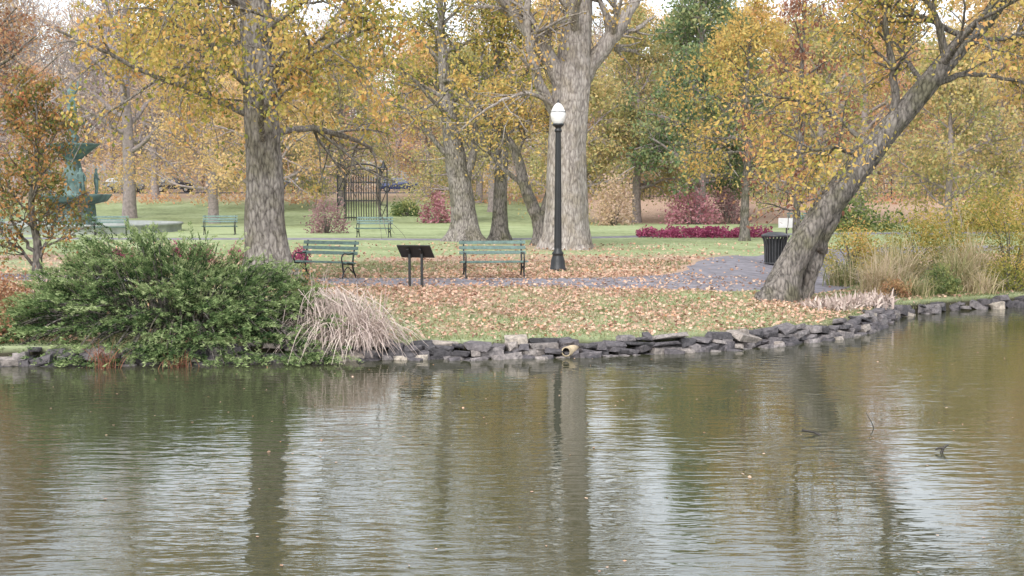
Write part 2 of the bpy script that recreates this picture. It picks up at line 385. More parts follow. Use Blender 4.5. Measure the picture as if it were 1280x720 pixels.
def build_tree(seed, trunk, trad, limbs, auto, leaf, cfg=None, trunk_sides=28, flare=0.9, flute=0.09):
    rng = np.random.default_rng(seed); cfg = {**DEF, **(cfg or {})}
    A = Acc(); tubes = []; twigs = []
    def fl(a, pts):
        z = pts[:, 2][:, None]; ph = seed*1.7
        lob = 1+flute*np.sin(3*a+ph)[None]*np.exp(-np.maximum(z, 0)/3)+flute*0.5*np.sin(5*a+ph*2+z*0.5)+flute*0.4*np.sin(8*a+ph*3+z*0.9)
        root = 1+flare*np.exp(-np.maximum(z, 0)/0.35)*(0.55+0.45*np.sin(5*a+ph)[None])
        return lob*root
    T0 = smooth_poly(trunk, 36); TR = np.interp(np.linspace(0, 1, 36), np.linspace(0, 1, len(trad)), trad)
    T0[1:-1] += rng.normal(0, 0.012, (34, 3))*min(1, TR[0]*2)
    A.tube(T0, TR, trunk_sides, 0, flute=fl)
    for lp, r0, r1 in limbs:
        P = smooth_poly(lp, 18); LR = np.linspace(r0, r1, 18)
        P[1:-1] += rng.normal(0, 0.02+0.1*r1, (16, 3))
        A.tube(P, LR, 10, 0)
        dirs = norm(np.gradient(P, axis=0)); tot = np.linalg.norm(np.diff(P, axis=0), axis=1).sum()
        if r1 > 0.18: continue
        for k in range(auto.get('limb_ch', 5)):
            t = rng.uniform(0.3, 1); ii = int(t*17); bd = dirs[ii]
            q = rng.normal(size=3); q = q-(q @ bd)*bd; q /= math.sqrt(q @ q); a = math.radians(rng.uniform(30, 70))
            grow(tubes, twigs, P[ii], bd*math.cos(a)+q*math.sin(a), auto.get('limb_len', tot*0.5)*rng.uniform(0.6, 1.1), LR[ii]*0.5, 1, cfg, rng)
    if auto.get('n', 0):
        zt = T0[:, 2]
        for k in range(auto['n']):
            f = (k+0.5)/auto['n']; z = auto['z0']+(auto['z1']-auto['z0'])*f
            ii = int(np.argmin(np.abs(zt-z))); az = k*2.399+rng.uniform(-0.4, 0.4)+seed
            el = math.radians(auto.get('el0', 15)+(auto.get('el1', 60)-auto.get('el0', 15))*f+rng.uniform(-8, 8))
            ln = auto['len']*(1-0.55*f**1.5)*rng.uniform(0.8, 1.15)
            d = np.array([math.cos(az)*math.cos(el), math.sin(az)*math.cos(el), math.sin(el)])
            grow(tubes, twigs, T0[ii].copy(), d, ln, min(TR[ii]*0.5, auto.get('lr', 0.14)), 0, cfg, rng)
    for p, r, s in tubes: A.tube(p, r, s, 0)
    nl = leaf['n']; C = []; RN = []
    for tw in twigs:
        m = max(0, int(nl*rng.uniform(0.3, 1.6)))
        if m == 0: continue
        t = rng.uniform(0, len(tw)-1.001, m); i0 = t.astype(int); f = (t-i0)[:, None]
        c = tw[i0]*(1-f)+tw[i0+1]*f
        c = c+rng.normal(0, leaf['sigma'], (m, 3))*np.array([1, 1, 0.8]); c[:, 2] -= leaf.get('hang', 0.05)
        C.append(c); base = rng.normal(leaf.get('mean', 0.5), 0.2)
        RN.append(base+rng.normal(0, 0.16, m))
    C = np.vstack(C); RN = np.concatenate(RN)
    if 'zmin' in leaf:
        k = C[:, 2] > leaf['zmin']; C = C[k]; RN = RN[k]
    if 'keep' in leaf:
        k = leaf['keep'](C); C = C[k]; RN = RN[k]
    return A, leaf_quads(C, leaf['size'], rng, leaf.get('droop', 0.3)), RN

def place_tree(name, loc, data, bark, lm, rz=0.0):
    A, Q, RN = data
    e = empty(name, loc, rz)
    A.build('trunk_and_branches', [bark], e)
    link(bpy.data.objects.new('leaves', leaves_mesh('leaves', Q, RN, lm)), e)
    return e

def at(x, y, dz=-0.08): return (x, y, H(x, y)+dz)

# --- big left linden
d = build_tree(11, [(0.1, 0, -0.2), (-0.05, 0, 1.2), (-0.1, 0, 3.5), (-0.25, 0, 6), (-0.3, 0.1, 9), (-0.1, 0.1, 14)], [0.62, 0.5, 0.44, 0.42, 0.30, 0.10],
               [], dict(n=32, z0=3.3, z1=13.5, len=5.4, el0=20, el1=65, lr=0.10),
               dict(n=30, size=0.13, sigma=0.2, droop=0.6, hang=0.1, mean=0.52, zmin=2.1,
                    keep=lambda C: ~((C[:, 0] > 0.8) & (C[:, 2] < 3.7)) & ~((C[:, 0] < -4.3) & (C[:, 2] < 6.2))), dict(trop=(-0.3, -0.7, -1.2), nch=(8, 6, 4)))
place_tree('linden_tree', at(-6.15, 36), d, BARK_L, LM_YG)

# --- large pale tree behind the lamp
d = build_tree(5, [(0, 0, -0.2), (0, 0, 1.5), (0.0, 0, 4), (0.2, 0, 6.6), (0.5, 0, 10), (0.9, 0, 15)], [1.02, 0.84, 0.76, 0.74, 0.50, 0.22],
               [([(0, 0, 6.0), (-0.9, -0.3, 7.9), (-2.3, -0.5, 9.6), (-4.2, -1, 12.5)], 0.42, 0.12),
                ([(0.2, 0, 6.4), (1.6, 0.2, 8.3), (2.7, 0.3, 10), (4.5, 0.5, 14)], 0.42, 0.12),
                ([(-0.4, 0, 5.2), (-1.3, -0.6, 7.2), (-1.6, -0.8, 9.5), (-1.2, -1, 13)], 0.25, 0.08),
                ([(-0.3, -0.3, 5.6), (-1.6, -1.2, 6.2), (-3.2, -2.0, 5.5), (-4.4, -2.4, 4.6)], 0.10, 0.02)],
               dict(n=14, z0=8, z1=15, len=6, el0=35, el1=75, limb_ch=10, limb_len=3.2, lr=0.2),
               dict(n=9, size=0.17, sigma=0.32, droop=0.4, mean=0.5), dict(wob=0.16), 36, 0.4)
place_tree('maple_tree', at(2.2, 57), d, BARK_C, LM_Y)

# --- cluster of trunks left of it
d = build_tree(8, [(0, 0, -0.2), (-0.1, 0, 1.5), (-0.4, 0, 3.4), (-0.75, 0, 5.6), (-1.0, 0, 8), (-1.2, 0, 12)], [0.72, 0.56, 0.5, 0.38, 0.24, 0.08],
               [([(-0.2, 0, 2.4), (0.3, 0, 4.0), (0.5, 0, 6.0), (0.8, 0, 9)], 0.24, 0.06), ([(-0.5, 0, 3.6), (-1.7, -0.3, 5.0), (-2.9, -0.5, 6.2), (-4.2, -0.7, 6.8)], 0.14, 0.03)],
               dict(n=14, z0=5, z1=11.5, len=4.6, el0=25, el1=65, lr=0.11, limb_len=2.6), dict(n=12, size=0.17, sigma=0.3, droop=0.4, mean=0.40), dict(trop=(-0.1, -0.2, -0.5), nch=(7, 6, 4)))
place_tree('maple_tree', at(-2.1, 65), d, BARK_L, LM_YG)
d = build_tree(9, [(0, 0, -0.2), (0, 0, 2), (0.1, 0, 4.5), (-0.2, 0, 7), (0.2, 0, 11)], [0.42, 0.32, 0.28, 0.2, 0.07],
               [], dict(n=13, z0=4.6, z1=10.5, len=4.2, el0=25, el1=65, lr=0.09), dict(n=10, size=0.17, sigma=0.3, droop=0.4, mean=0.4))
place_tree('maple_tree', at(-0.55, 66.5), d, BARK_D, LM_YG)
d = build_tree(14, [(0, 0, -0.2), (-0.1, 0, 1.0), (-0.7, 0, 2.5), (-1.1, 0, 4.0), (-2.0, 0, 5.2), (-3.4, 0, 6.5)], [0.42, 0.30, 0.24, 0.2, 0.14, 0.05],
               [([(-0.1, 0, 0.9), (0.35, 0.1, 2.4), (0.5, 0.1, 4.2), (0.1, 0.1, 6.5)], 0.2, 0.05), ([(-0.8, 0, 2.7), (-1.9, 0, 3.6), (-2.6, 0, 5.0)], 0.12, 0.03)],
               dict(n=7, z0=3.6, z1=6.5, len=2.6, el0=25, el1=65, lr=0.06, limb_ch=5, limb_len=2.0), dict(n=8, size=0.15, sigma=0.25, droop=0.4, mean=0.5), None, 16)
place_tree('ornamental_cherry_tree', at(1.25, 60.5), d, BARK_D, LM_Y)

# --- leaning tree on the right bank
b0 = np.array([6.85, 36.0, H(6.85, 36.0)])
def rel(P): return [tuple(np.array(p)-b0) for p in P]
tr = rel([(6.75, 36.0, -0.1), (6.85, 36.0, 0.7), (7.1, 36.05, 1.4), (7.65, 36.1, 2.35), (8.25, 36.1, 3.15), (8.95, 36.2, 4.05), (9.9, 36.2, 5.2), (11.3, 36.3, 6.85), (12.4, 36.4, 8.1), (14.3, 36.6, 11.5)])
d = build_tree(21, tr, [0.50, 0.44, 0.35, 0.32, 0.34, 0.32, 0.28, 0.24, 0.2, 0.07],
               [(rel([(7.45, 36.5, 0.2), (7.7, 36.45, 1.2), (8.0, 36.3, 2.2), (8.35, 36.2, 3.2)]), 0.22, 0.19),
                (rel([(6.9, 35.9, 1.0), (6.5, 35.7, 0.7), (6.2, 35.5, 0.4)]), 0.2, 0.19),
                (rel([(9.7, 36.2, 5.0), (9.6, 36.0, 6.2), (9.35, 35.9, 7.6), (9.3, 35.6, 10.5)]), 0.12, 0.04),
                (rel([(8.9, 36.2, 4.0), (8.2, 35.8, 4.3), (7.5, 35.5, 4.25), (6.6, 35.2, 4.7)]), 0.07, 0.02),
                (rel([(9.1, 36.2, 4.3), (8.2, 36.6, 5.2), (7.2, 37, 5.6), (5.9, 37.2, 5.7)]), 0.08, 0.02),
                (rel([(10.4, 36.3, 5.8), (11.6, 36.8, 6.2), (13, 37.2, 6.1), (14.5, 37.5, 5.6)]), 0.10, 0.02),
                (rel([(11, 36.3, 6.5), (10.5, 36.0, 7.8), (9.5, 35.5, 9.5), (8.8, 35.2, 12)]), 0.12, 0.03),
                (rel([(12.2, 36.4, 8.0), (13.8, 37, 8.6), (15.6, 38, 8.5)]), 0.12, 0.03)],
               dict(n=14, z0=5.2, z1=10.8, len=4.4, el0=20, el1=60, lr=0.08, limb_ch=10, limb_len=2.1),
               dict(n=18, size=0.125, sigma=0.2, droop=0.5, mean=0.56, zmin=1.9), dict(trop=(-0.2, -0.4, -0.8)), 26, 0.25)
place_tree('leaning_maple_tree', tuple(b0), d, BARK_D, LM_YG)

d = build_tree(23, [(0, 0, -0.1), (0, 0, 2), (0.1, 0, 4.5), (0.1, 0, 7), (0.2, 0, 9)], [0.16, 0.12, 0.1, 0.07, 0.03],
               [], dict(n=22, z0=2.0, z1=8.6, len=2.4, el0=10, el1=55, lr=0.04), dict(n=11, size=0.16, sigma=0.16, droop=0.8, hang=0.12, mean=0.4), dict(max=1, nch=(8, 4), trop=(-0.2, -0.5)), 10, 0.4)
place_tree('oak_sapling', at(9.3, 46.5), d, BARK_D, LM_RB)
d = build_tree(24, [(0, 0, -0.1), (0, 0, 2), (0.1, 0, 4.5), (0.0, 0, 7), (0.2, 0, 10)], [0.26, 0.19, 0.17, 0.1, 0.04],
               [], dict(n=18, z0=3.2, z1=9.5, len=4.0, el0=10, el1=60, lr=0.07), dict(n=12, size=0.17, sigma=0.25, droop=0.5, mean=0.45), dict(trop=(-0.2, -0.3, -0.5)), 12, 0.4)
place_tree('maple_tree', at(10.8, 66), d, BARK_D, LM_Y)
d = build_tree(31, [(0, 0, -0.1), (0.05, 0, 1), (-0.1, 0, 2), (0.1, 0, 3.4), (0.1, 0, 4.9)], [0.14, 0.11, 0.09, 0.06, 0.02],
               [([(0, 0, 0.5), (0.4, 0, 1.2), (0.6, 0.1, 2.0)], 0.06, 0.02), ([(0, 0, 0.7), (-0.6, 0, 1.6), (-1.0, 0.1, 3.0)], 0.06, 0.02), ([(0, 0, 0.4), (-0.5, -0.2, 1.0), (-1.1, -0.3, 1.6)], 0.05, 0.02)],
               dict(n=18, z0=0.8, z1=4.8, len=1.7, el0=15, el1=65, lr=0.035, limb_ch=7, limb_len=1.0), dict(n=7, size=0.12, sigma=0.14, droop=0.4, mean=0.36, keep=lambda C: C[:, 0] < 1.25), None, 10, 0.4)
place_tree('dogwood_tree', at(-12.9, 38.5), d, BARK_D, LM_RG)
d = build_tree(33, [(0, 0, -0.1), (0.05, 0, 2.4), (-0.1, 0, 4.5), (0.1, 0, 7.4), (0.1, 0, 11)], [0.3, 0.22, 0.2, 0.12, 0.04],
               [], dict(n=22, z0=3.2, z1=10.6, len=4.0, el0=15, el1=65, lr=0.07), dict(n=9, size=0.14, sigma=0.2, droop=0.4, mean=0.6), None, 12, 0.4)
place_tree('beech_tree', at(-18.2, 47), d, BARK_D, LM_RB)

# ------------------------------------------------------------------ distant trees (instanced archetypes)
def arch(seed, Ht, r, zc, ln, nl, leaf, cfg=None, el0=15, el1=65, bark=BARK_BG, lm=None, nm='a'):
    cfg = {**dict(seg=(7, 4, 3)), **(cfg or {})}
    A, Q, RN = build_tree(seed, [(0, 0, -0.5), (0.1, 0, Ht*0.25), (-0.15, 0.1, Ht*0.5), (0.1, 0, Ht*0.75), (0, 0, Ht)], [r*1.3, r, r*0.8, r*0.45, 0.04], [],
                          dict(n=nl, z0=zc, z1=Ht*0.97, len=ln, el0=el0, el1=el1, lr=r*0.45), leaf, cfg, 10, 0.4)
    n = len(Q)
    A.add(Q.reshape(-1, 3), np.arange(4*n).reshape(-1, 4), 1, np.clip(RN, 0, 1), False)
    return quad_mesh('far_tree_'+nm, np.vstack(A.v), np.vstack(A.q), [bark, lm], np.concatenate(A.m), np.concatenate(A.r), np.concatenate(A.sm))
ARCH = {
 'yellow': arch(101, 15, 0.32, 2.8, 6.0, 24, dict(n=13, size=0.25, sigma=0.42, mean=0.5), dict(trop=(-0.1, -0.2, -0.4)), nm='yellow', lm=LF_Y),
 'ygreen': arch(102, 14, 0.32, 2.6, 5.8, 24, dict(n=14, size=0.25, sigma=0.42, mean=0.4), dict(trop=(-0.1, -0.2, -0.4)), nm='ygreen', lm=LF_YG),
 'orange': arch(103, 15, 0.32, 3.0, 6.0, 22, dict(n=11, size=0.25, sigma=0.42, mean=0.45), dict(trop=(0, -0.1, -0.4)), nm='orange', lm=LF_O),
 'tan': arch(104, 17, 0.36, 3.0, 6.5, 22, dict(n=6, size=0.24, sigma=0.45, mean=0.5), dict(nch=(8, 6, 4)), nm='tan', lm=LF_T),
 'bare': arch(105, 18, 0.38, 3.5, 7.0, 22, dict(n=2, size=0.22, sigma=0.4, mean=0.5), dict(nch=(9, 7, 4)), nm='bare', lm=LF_T),
 'green': arch(106, 15, 0.34, 2.2, 5.0, 26, dict(n=17, size=0.25, sigma=0.40, mean=0.4), dict(trop=(-0.1, -0.2, -0.4)), nm='green', lm=LF_G),
 'small': arch(107, 8, 0.18, 1.2, 3.8, 20, dict(n=13, size=0.2, sigma=0.3, mean=0.5), dict(trop=(-0.1, -0.2, -0.4)), nm='small', lm=LF_YG),
}
bgt = empty('distant_trees')
def inst(kind, x, y, s=1.0, rz=0.0):
    o = bpy.data.objects.new('far_tree', ARCH[kind]); link(o, bgt)
    o.location = (x, y, H(x, y)-0.1); o.rotation_euler = (0, 0, rz); o.scale = (s, s, s*(1.0+0.1*math.sin(x*3+y)))
rng = np.random.default_rng(77)
def zone(px):
    if px < 100: return ['orange', 'tan', 'bare', 'bare']
    if px < 440: return ['yellow', 'orange', 'ygreen', 'tan', 'bare']
    if px < 800: return ['tan', 'orange', 'ygreen', 'yellow', 'bare']
    if px < 930: return ['green', 'ygreen', 'tan', 'green']
    return ['yellow', 'ygreen', 'yellow', 'orange', 'ygreen', 'bare', 'tan']
MID = [(-34, 92, 'tan', 1.0), (-28.5, 106, 'bare', 1.1), (-20.5, 98, 'yellow', 0.95), (-15.2, 90, 'yellow', 0.8), (-19, 112, 'ygreen', 1.0),
       (-3.2, 100, 'ygreen', 0.75), (-1.5, 112, 'tan', 0.9), (4.2, 96, 'small', 1.2), (8.8, 100, 'ygreen', 0.85), (12.6, 96, 'green', 1.0), (16.2, 106, 'green', 1.0),
       (19, 88, 'ygreen', 0.8), (24, 98, 'orange', 1.0), (28.5, 84, 'yellow', 0.9), (34, 94, 'ygreen', 1.05), (39, 86, 'orange', 1.0), (21.5, 70, 'small', 1.0), (27, 66, 'ygreen', 0.6),
       (-44, 96, 'tan', 1.2), (46, 80, 'ygreen', 1.1), (30, 60, 'small', 1.2), (-38, 70, 'small', 1.1), (3.5, 124, 'yellow', 1.0), (-7.5, 128, 'yellow', 0.9)]
for k, (x, y, kd, s) in enumerate(MID):
    inst(kd, x, y, s, k*1.3)
for row, (D, n, hw, s0) in enumerate([(122, 13, 54, 0.95), (140, 14, 62, 1.0), (172, 19, 76, 1.15), (196, 22, 86, 1.25), (222, 25, 96, 1.45)]):
    for k in range(n):
        x = -hw+2*hw*(k+rng.uniform(0.1, 0.9))/n; y = D+rng.uniform(-6, 6)
        px = 640+x/y*1778
        kd = zone(px)[int(rng.integers(0, len(zone(px))))]
        s = s0*rng.uniform(0.8, 1.12)*(0.9 if 430 < px < 820 else 1.0)
        if D < 160 and (460 < px < 545): continue
        inst(kd, x, y, s, rng.uniform(0, 6.28))
# undergrowth beyond the road and patchy shrubs before it
def thicket(name, x0, x1, y0, y1, hmax, n, size, lm, seed, thr, gaps=()):
    rng = np.random.default_rng(seed); x = rng.uniform(x0, x1, n); y = rng.uniform(y0, y1, n)
    nz = vnoise(x, y, 4.5, seed)*0.65+vnoise(x, y, 1.6, seed+1)*0.35
    k = nz > thr
    for a, b_ in gaps: k &= ~((x > a) & (x < b_))
    x = x[k]; y = y[k]; nz = nz[k]; z = hz(x, y)+hmax*((nz-thr)/(1-thr)+0.12)*rng.uniform(0.02, 1, len(x))**0.8
    link(bpy.data.objects.new(name, leaves_mesh(name, leaf_quads(np.stack([x, y, z], -1), size, rng, 0.2), 0.25+0.6*vnoise(x, y, 3., seed+2)+rng.normal(0, 0.15, len(x)), lm)))
thicket('distant_undergrowth', -85, 85, 166, 178, 9.0, 26000, 0.4, LF_T, 3, 0.12)
thicket('distant_shrubs', -60, 62, 128, 140, 5.0, 15000, 0.32, LF_YG, 7, 0.42, gaps=((-16, -7.5), (-33, -25)))
thicket('distant_shrubs', -50, 60, 118, 123, 2.6, 7000, 0.28, LF_O, 11, 0.50, gaps=((-16, -6), (8, 20)))

# ------------------------------------------------------------------ shrubs
def bush(name, x, y, rx, ry, hgt, nclump, nleaf, size, lm, seed, aspect=0.6, mean=0.5, bark=BARK_D, stems=14, z0=None):
    rng = np.random.default_rng(seed)
    e = empty(name, (x, y, H(x, y) if z0 is None else z0))
    u = norm(rng.normal(size=(nclump, 3))); u[:, 2] = np.abs(u[:, 2])
    rr = rng.uniform(0.45, 1.0, nclump)[:, None]**0.6
    c = u*rr*np.array([rx, ry, hgt])*0.9
    m = nleaf//nclump; C = np.repeat(c, m, 0)
    sg = 0.16*np.array([rx, ry, hgt])
    C = C+rng.normal(size=C.shape)*np.maximum(sg, 0.08); C[:, 2] = np.abs(C[:, 2])+0.02
    RN = np.repeat(rng.normal(mean, 0.18, nclump), m)+rng.normal(0, 0.15, len(C))+0.15*(C[:, 2]/hgt-0.5)
    link(bpy.data.objects.new('leaves', leaves_mesh('leaves', leaf_quads(C, size, rng, 0.2, aspect), RN, lm)), e)
    A = Acc()
    for k in range(stems):
        t = c[k % nclump]; A.tube(np.array([[t[0]*0.1, t[1]*0.1, -0.1], [t[0]*0.4, t[1]*0.4, t[2]*0.6], t]), [0.035, 0.022, 0.008], 4)
    A.build('stems', [bark], e)
    return e
bush('pink_shrub', -5.3, 99, 1.3, 1.2, 2.3, 40, 1500, 0.2, LM_PK, 1)
bush('purple_shrub', -9.9, 76, 1.15, 1.1, 2.0, 45, 1700, 0.14, LM_PU, 2)
bush('red_shrub', 12.0, 95, 2.0, 1.6, 2.5, 60, 2000, 0.2, LM_PK, 3)
bush('red_shrub', 14.6, 97, 1.6, 1.3, 2.4, 50, 1400, 0.2, LM_PU, 4)
bush('golden_shrub', 6.6, 92, 1.5, 1.3, 3.6, 50, 1700, 0.2, LF_T, 5)
bush('green_shrub', -8.0, 108, 1.2, 1.0, 1.4, 40, 1100, 0.2, LM_G, 6)
bush('rhododendron_shrub', 19.5, 80, 3.0, 1.6, 2.0, 60, 2600, 0.22, LM_G, 7)
bush('rhododendron_shrub', 26, 78, 3.0, 2.0, 2.4, 60, 2600, 0.22, LM_YG, 8)
bush('rust_shrub', -10.9, 29.5, 1.3, 1.1, 1.15, 60, 3400, 0.085, LM_RB, 10)
bush('rust_shrub', -10.4, 27.2, 0.9, 0.4, 0.7, 40, 1800, 0.08, LM_RB, 110)
bush('bramble_shrub', -4.6, 31.0, 0.8, 0.7, 1.0, 30, 1200, 0.08, LM_RB, 11)
bush('willow_shrub', 12.8, 44.5, 1.7, 1.3, 2.2, 70, 7000, 0.11, LM_YG, 12, 0.35, 0.35)
bush('willow_shrub', 15.6, 44.5, 2.0, 1.5, 3.3, 80, 8000, 0.11, LM_YG, 13, 0.35, 0.3)
bush('golden_shrub', 18.6, 46, 2.2, 1.5, 3.0, 80, 7000, 0.13, LM_YG, 14, 0.5, 0.5)
bush('willow_shrub', 10.6, 44.5, 1.0, 0.9, 1.5, 40, 3000, 0.11, LM_YG, 15, 0.35, 0.5)
bush('willow_shrub', 22.5, 49, 2.6, 1.5, 3.2, 80, 6000, 0.14, LM_G, 16, 0.5, 0.6)
bush('green_shrub', 11.9, 39.4, 0.6, 0.5, 0.75, 30, 2400, 0.08, LM_G, 17, 0.5, 0.6)
bush('green_shrub', 14.4, 41.0, 1.1, 0.5, 1.0, 30, 3200, 0.08, LM_YG, 18, 0.5, 0.25)
bush('rust_shrub', 10.4, 38.6, 0.5, 0.4, 0.5, 20, 1000, 0.07, LM_RB, 19, 0.5, 0.85)

def grass_clump(name, x, y, n, L0, spread, lm, seed, w=0.014, zb=None, droop=1.0, foot=0.25, bias=None, mean=0.5):
    rng = np.random.default_rng(seed); k = 6
    az = rng.uniform(0, 6.28, n) if bias is None else rng.normal(bias[0], bias[1], n)
    lean = rng.uniform(0.05, 1.0, n)**0.8*spread; Ls = L0*rng.uniform(0.45, 1.1, n)
    b = np.stack([rng.normal(0, foot, n), rng.normal(0, foot, n), np.zeros(n)-0.05], -1)
    t = np.linspace(0, 1, k)
    out = lean[:, None]*(t[None]**1.4)*Ls[:, None]; up = Ls[:, None]*(t[None]-droop*0.55*lean[:, None]*t[None]**2.6)
    P = b[:, None]+np.stack([np.cos(az)[:, None]*out, np.sin(az)[:, None]*out, up], -1)
    ww = w*(1-t**2*0.8)
    side = np.stack([-np.sin(az+rng.normal(0, 0.8, n)), np.cos(az), np.zeros(n)], -1)
    Lf = P-side[:, None]*ww[None, :, None]; Rt = P+side[:, None]*ww[None, :, None]
    V = np.stack([Lf, Rt], 2).reshape(-1, 3)
    i, j = np.meshgrid(np.arange(n), np.arange(k-1), indexing='ij'); o = i*k*2+j*2
    q = np.stack([o, o+1, o+3, o+2], -1).reshape(-1, 4)
    RN = np.repeat(rng.normal(mean, 0.25, n), k-1)
    me = quad_mesh(name, V, q, [lm], rnd=np.clip(RN, 0, 1))
    ob = bpy.data.objects.new(name, me); ob.location = (x, y, H(x, y) if zb is None else zb)
    return link(ob)
for k, (x, y, n_, l, mn_) in enumerate([(10.3, 39.6, 420, 1.5, 0.85), (11.2, 41.2, 480, 1.9, 0.6), (9.7, 41.6, 260, 1.2, 0.35), (12.7, 41.0, 420, 1.6, 0.45), (13.9, 43, 380, 1.9, 0.7), (16.0, 43.0, 380, 1.3, 0.35), (11.0, 38.9, 200, 0.9, 0.4), (13.3, 40.2, 260, 1.0, 0.75)]):
    grass_clump('ornamental_grass', x, y, n_, l, 1.0, LM_TG, 1+k, 0.013, droop=1.2, foot=0.22, mean=mn_)
for k, (x, y, l) in enumerate([(7.9, 34.6, 0.45), (8.4, 35.2, 0.5), (8.9, 35.7, 0.5), (8.0, 35.6, 0.45), (9.4, 36.6, 0.5), (7.5, 34.9, 0.35)]):
    grass_clump('withered_hosta', x, y, 220, l, 1.1, LM_ST, 20+k, 0.03, droop=1.3, foot=0.2)
# dry stems slumped beside the juniper
grass_clump('dry_reeds', -3.95, 28.9, 380, 1.5, 1.1, LM_ST, 40, 0.011, zb=0.45, droop=1.7, foot=0.3, bias=(-0.5, 1.2))
grass_clump('dry_reeds', -3.3, 27.95, 620, 1.35, 1.3, LM_ST, 41, 0.011, zb=0.35, droop=1.75, foot=0.35, bias=(-1.2, 1.3))
grass_clump('dry_reeds', -2.9, 27.5, 260, 0.9, 1.4, LM_ST, 45, 0.011, zb=0.3, droop=1.6, foot=0.25, bias=(-1.2, 1.1))
def twig_pile(name, x, y, n, seed):
    rng = np.random.default_rng(seed); e = empty(name, (x, y, 0.0)); A = Acc()
    for k in range(n):
        a = rng.normal(-0.9, 0.55); l = rng.uniform(0.7, 1.6); s = np.array([rng.normal(0, 0.3), rng.normal(0.3, 0.25), rng.uniform(0.75, 1.35)])
        e2 = s+np.array([l*0.6*math.cos(a), l*0.55*math.sin(a), -rng.uniform(0.5, 1.05)*s[2]])
        md = (s+e2)/2+np.array([rng.normal(0, 0.06), rng.normal(0, 0.06), 0.12+0.12*rng.uniform()])
        A.tube(smooth_poly([s, md, e2], 6), rng.uniform(0.006, 0.012), 3, 0, float(np.clip(rng.normal(0.6, 0.25), 0, 1)))
    A.build('twigs', [LM_ST], e)
twig_pile('dry_twig_pile', -3.65, 27.9, 260, 5)
grass_clump('dry_reeds', -9.9, 30.5, 260, 1.3, 0.8, LM_ST, 42, 0.012)
grass_clump('water_weeds', -7.5, 26.0, 60, 0.7, 0.8, LM_RB, 43, 0.010, zb=0.0, foot=0.14, mean=0.15)
grass_clump('water_weeds', -6.15, 26.1, 50, 0.4, 0.9, LM_RB, 44, 0.010, zb=0.0, foot=0.12, mean=0.15)

# ------------------------------------------------------------------ juniper
def juniper(name, x, y, seed):
    rng = np.random.default_rng(seed); z0 = 0.3
    e = empty(name, (x, y, z0)); A = Acc(); Cs = []; Ds = []; RN = []
    def top(xx):
        return np.interp(xx, [-3.4, -2.6, -1.9, -1.35, -0.3, 1.0, 2.0, 2.8, 3.5], [0.1, 1.0, 1.65, 2.2, 2.0, 1.75, 1.4, 0.95, 0.45])
    nb = 380
    for k in range(nb):
        ex = rng.uniform(-3.35, 3.45); ey = rng.uniform(-1, 0.85); tp = top(ex)
        tz = tp*(1-abs(ey)**1.7)*rng.uniform(0.66, 1.08)
        if ey < -0.2 and rng.uniform() < 0.35: tz *= rng.uniform(0.3, 0.9)
        ey2 = ey*(1.8 if ey > 0 else 2.75)*(1-0.15*abs(ex)/3.2)
        dip = 0.38*sstep(-0.62, -0.95, ey)
        tip = np.array([ex, ey2, max(tz, 0.12)-dip])
        b0 = np.array([ex*0.5, ey2*0.25, 0.0+0.25*(ey < -0.5)])
        mid = (b0+tip)/2+np.array([0, 0, 0.22*(ey < -0.5)+0.08*rng.normal()])
        P = smooth_poly([b0, mid, tip], 8)
        A.tube(P, np.linspace(0.03, 0.008, 8), 4)
        dr = norm((tip-b0)*np.array([1, 1, 0.3])+np.array([0, -0.25, 0.12-0.25*(ey < -0.8)]))
        base = rng.normal(0.50, 0.17)
        for s in range(9):
            c = tip-(tip-b0)*rng.uniform(0, 0.24)+rng.normal(0, 1, 3)*np.array([0.19, 0.19, 0.03])
            sd = norm(dr+rng.normal(0, 1, 3)*np.array([0.5, 0.5, 0.15])); ln = rng.uniform(0.28, 0.58)
            side = norm(np.cross(sd, [0, 0, 1.0])); m = 46; t = rng.uniform(0, 1, m)
            off = rng.uniform(-1, 1, m)*0.12*(1-t*0.85)
            pc = c+sd*(t*ln)[:, None]+side*off[:, None]; pc[:, 2] += 0.07*np.sin(t*2.6)-0.06*t+rng.normal(0, 0.016, m)
            Cs.append(pc); Ds.append(norm(sd*0.9+side*np.sign(off)[:, None]*0.6+np.array([0, 0, 0.2])))
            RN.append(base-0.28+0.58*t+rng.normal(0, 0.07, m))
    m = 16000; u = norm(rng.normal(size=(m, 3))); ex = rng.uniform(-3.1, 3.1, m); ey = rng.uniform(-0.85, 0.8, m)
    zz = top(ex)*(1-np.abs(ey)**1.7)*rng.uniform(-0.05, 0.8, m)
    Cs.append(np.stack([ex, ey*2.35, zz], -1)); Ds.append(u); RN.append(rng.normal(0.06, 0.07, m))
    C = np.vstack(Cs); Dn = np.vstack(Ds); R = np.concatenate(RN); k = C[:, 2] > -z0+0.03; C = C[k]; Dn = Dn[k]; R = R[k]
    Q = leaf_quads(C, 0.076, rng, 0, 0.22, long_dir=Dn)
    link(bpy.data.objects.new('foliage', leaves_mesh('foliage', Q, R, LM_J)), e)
    A.build('stems', [BARK_D], e)
juniper('juniper_shrub', -6.85, 28.75, 3)

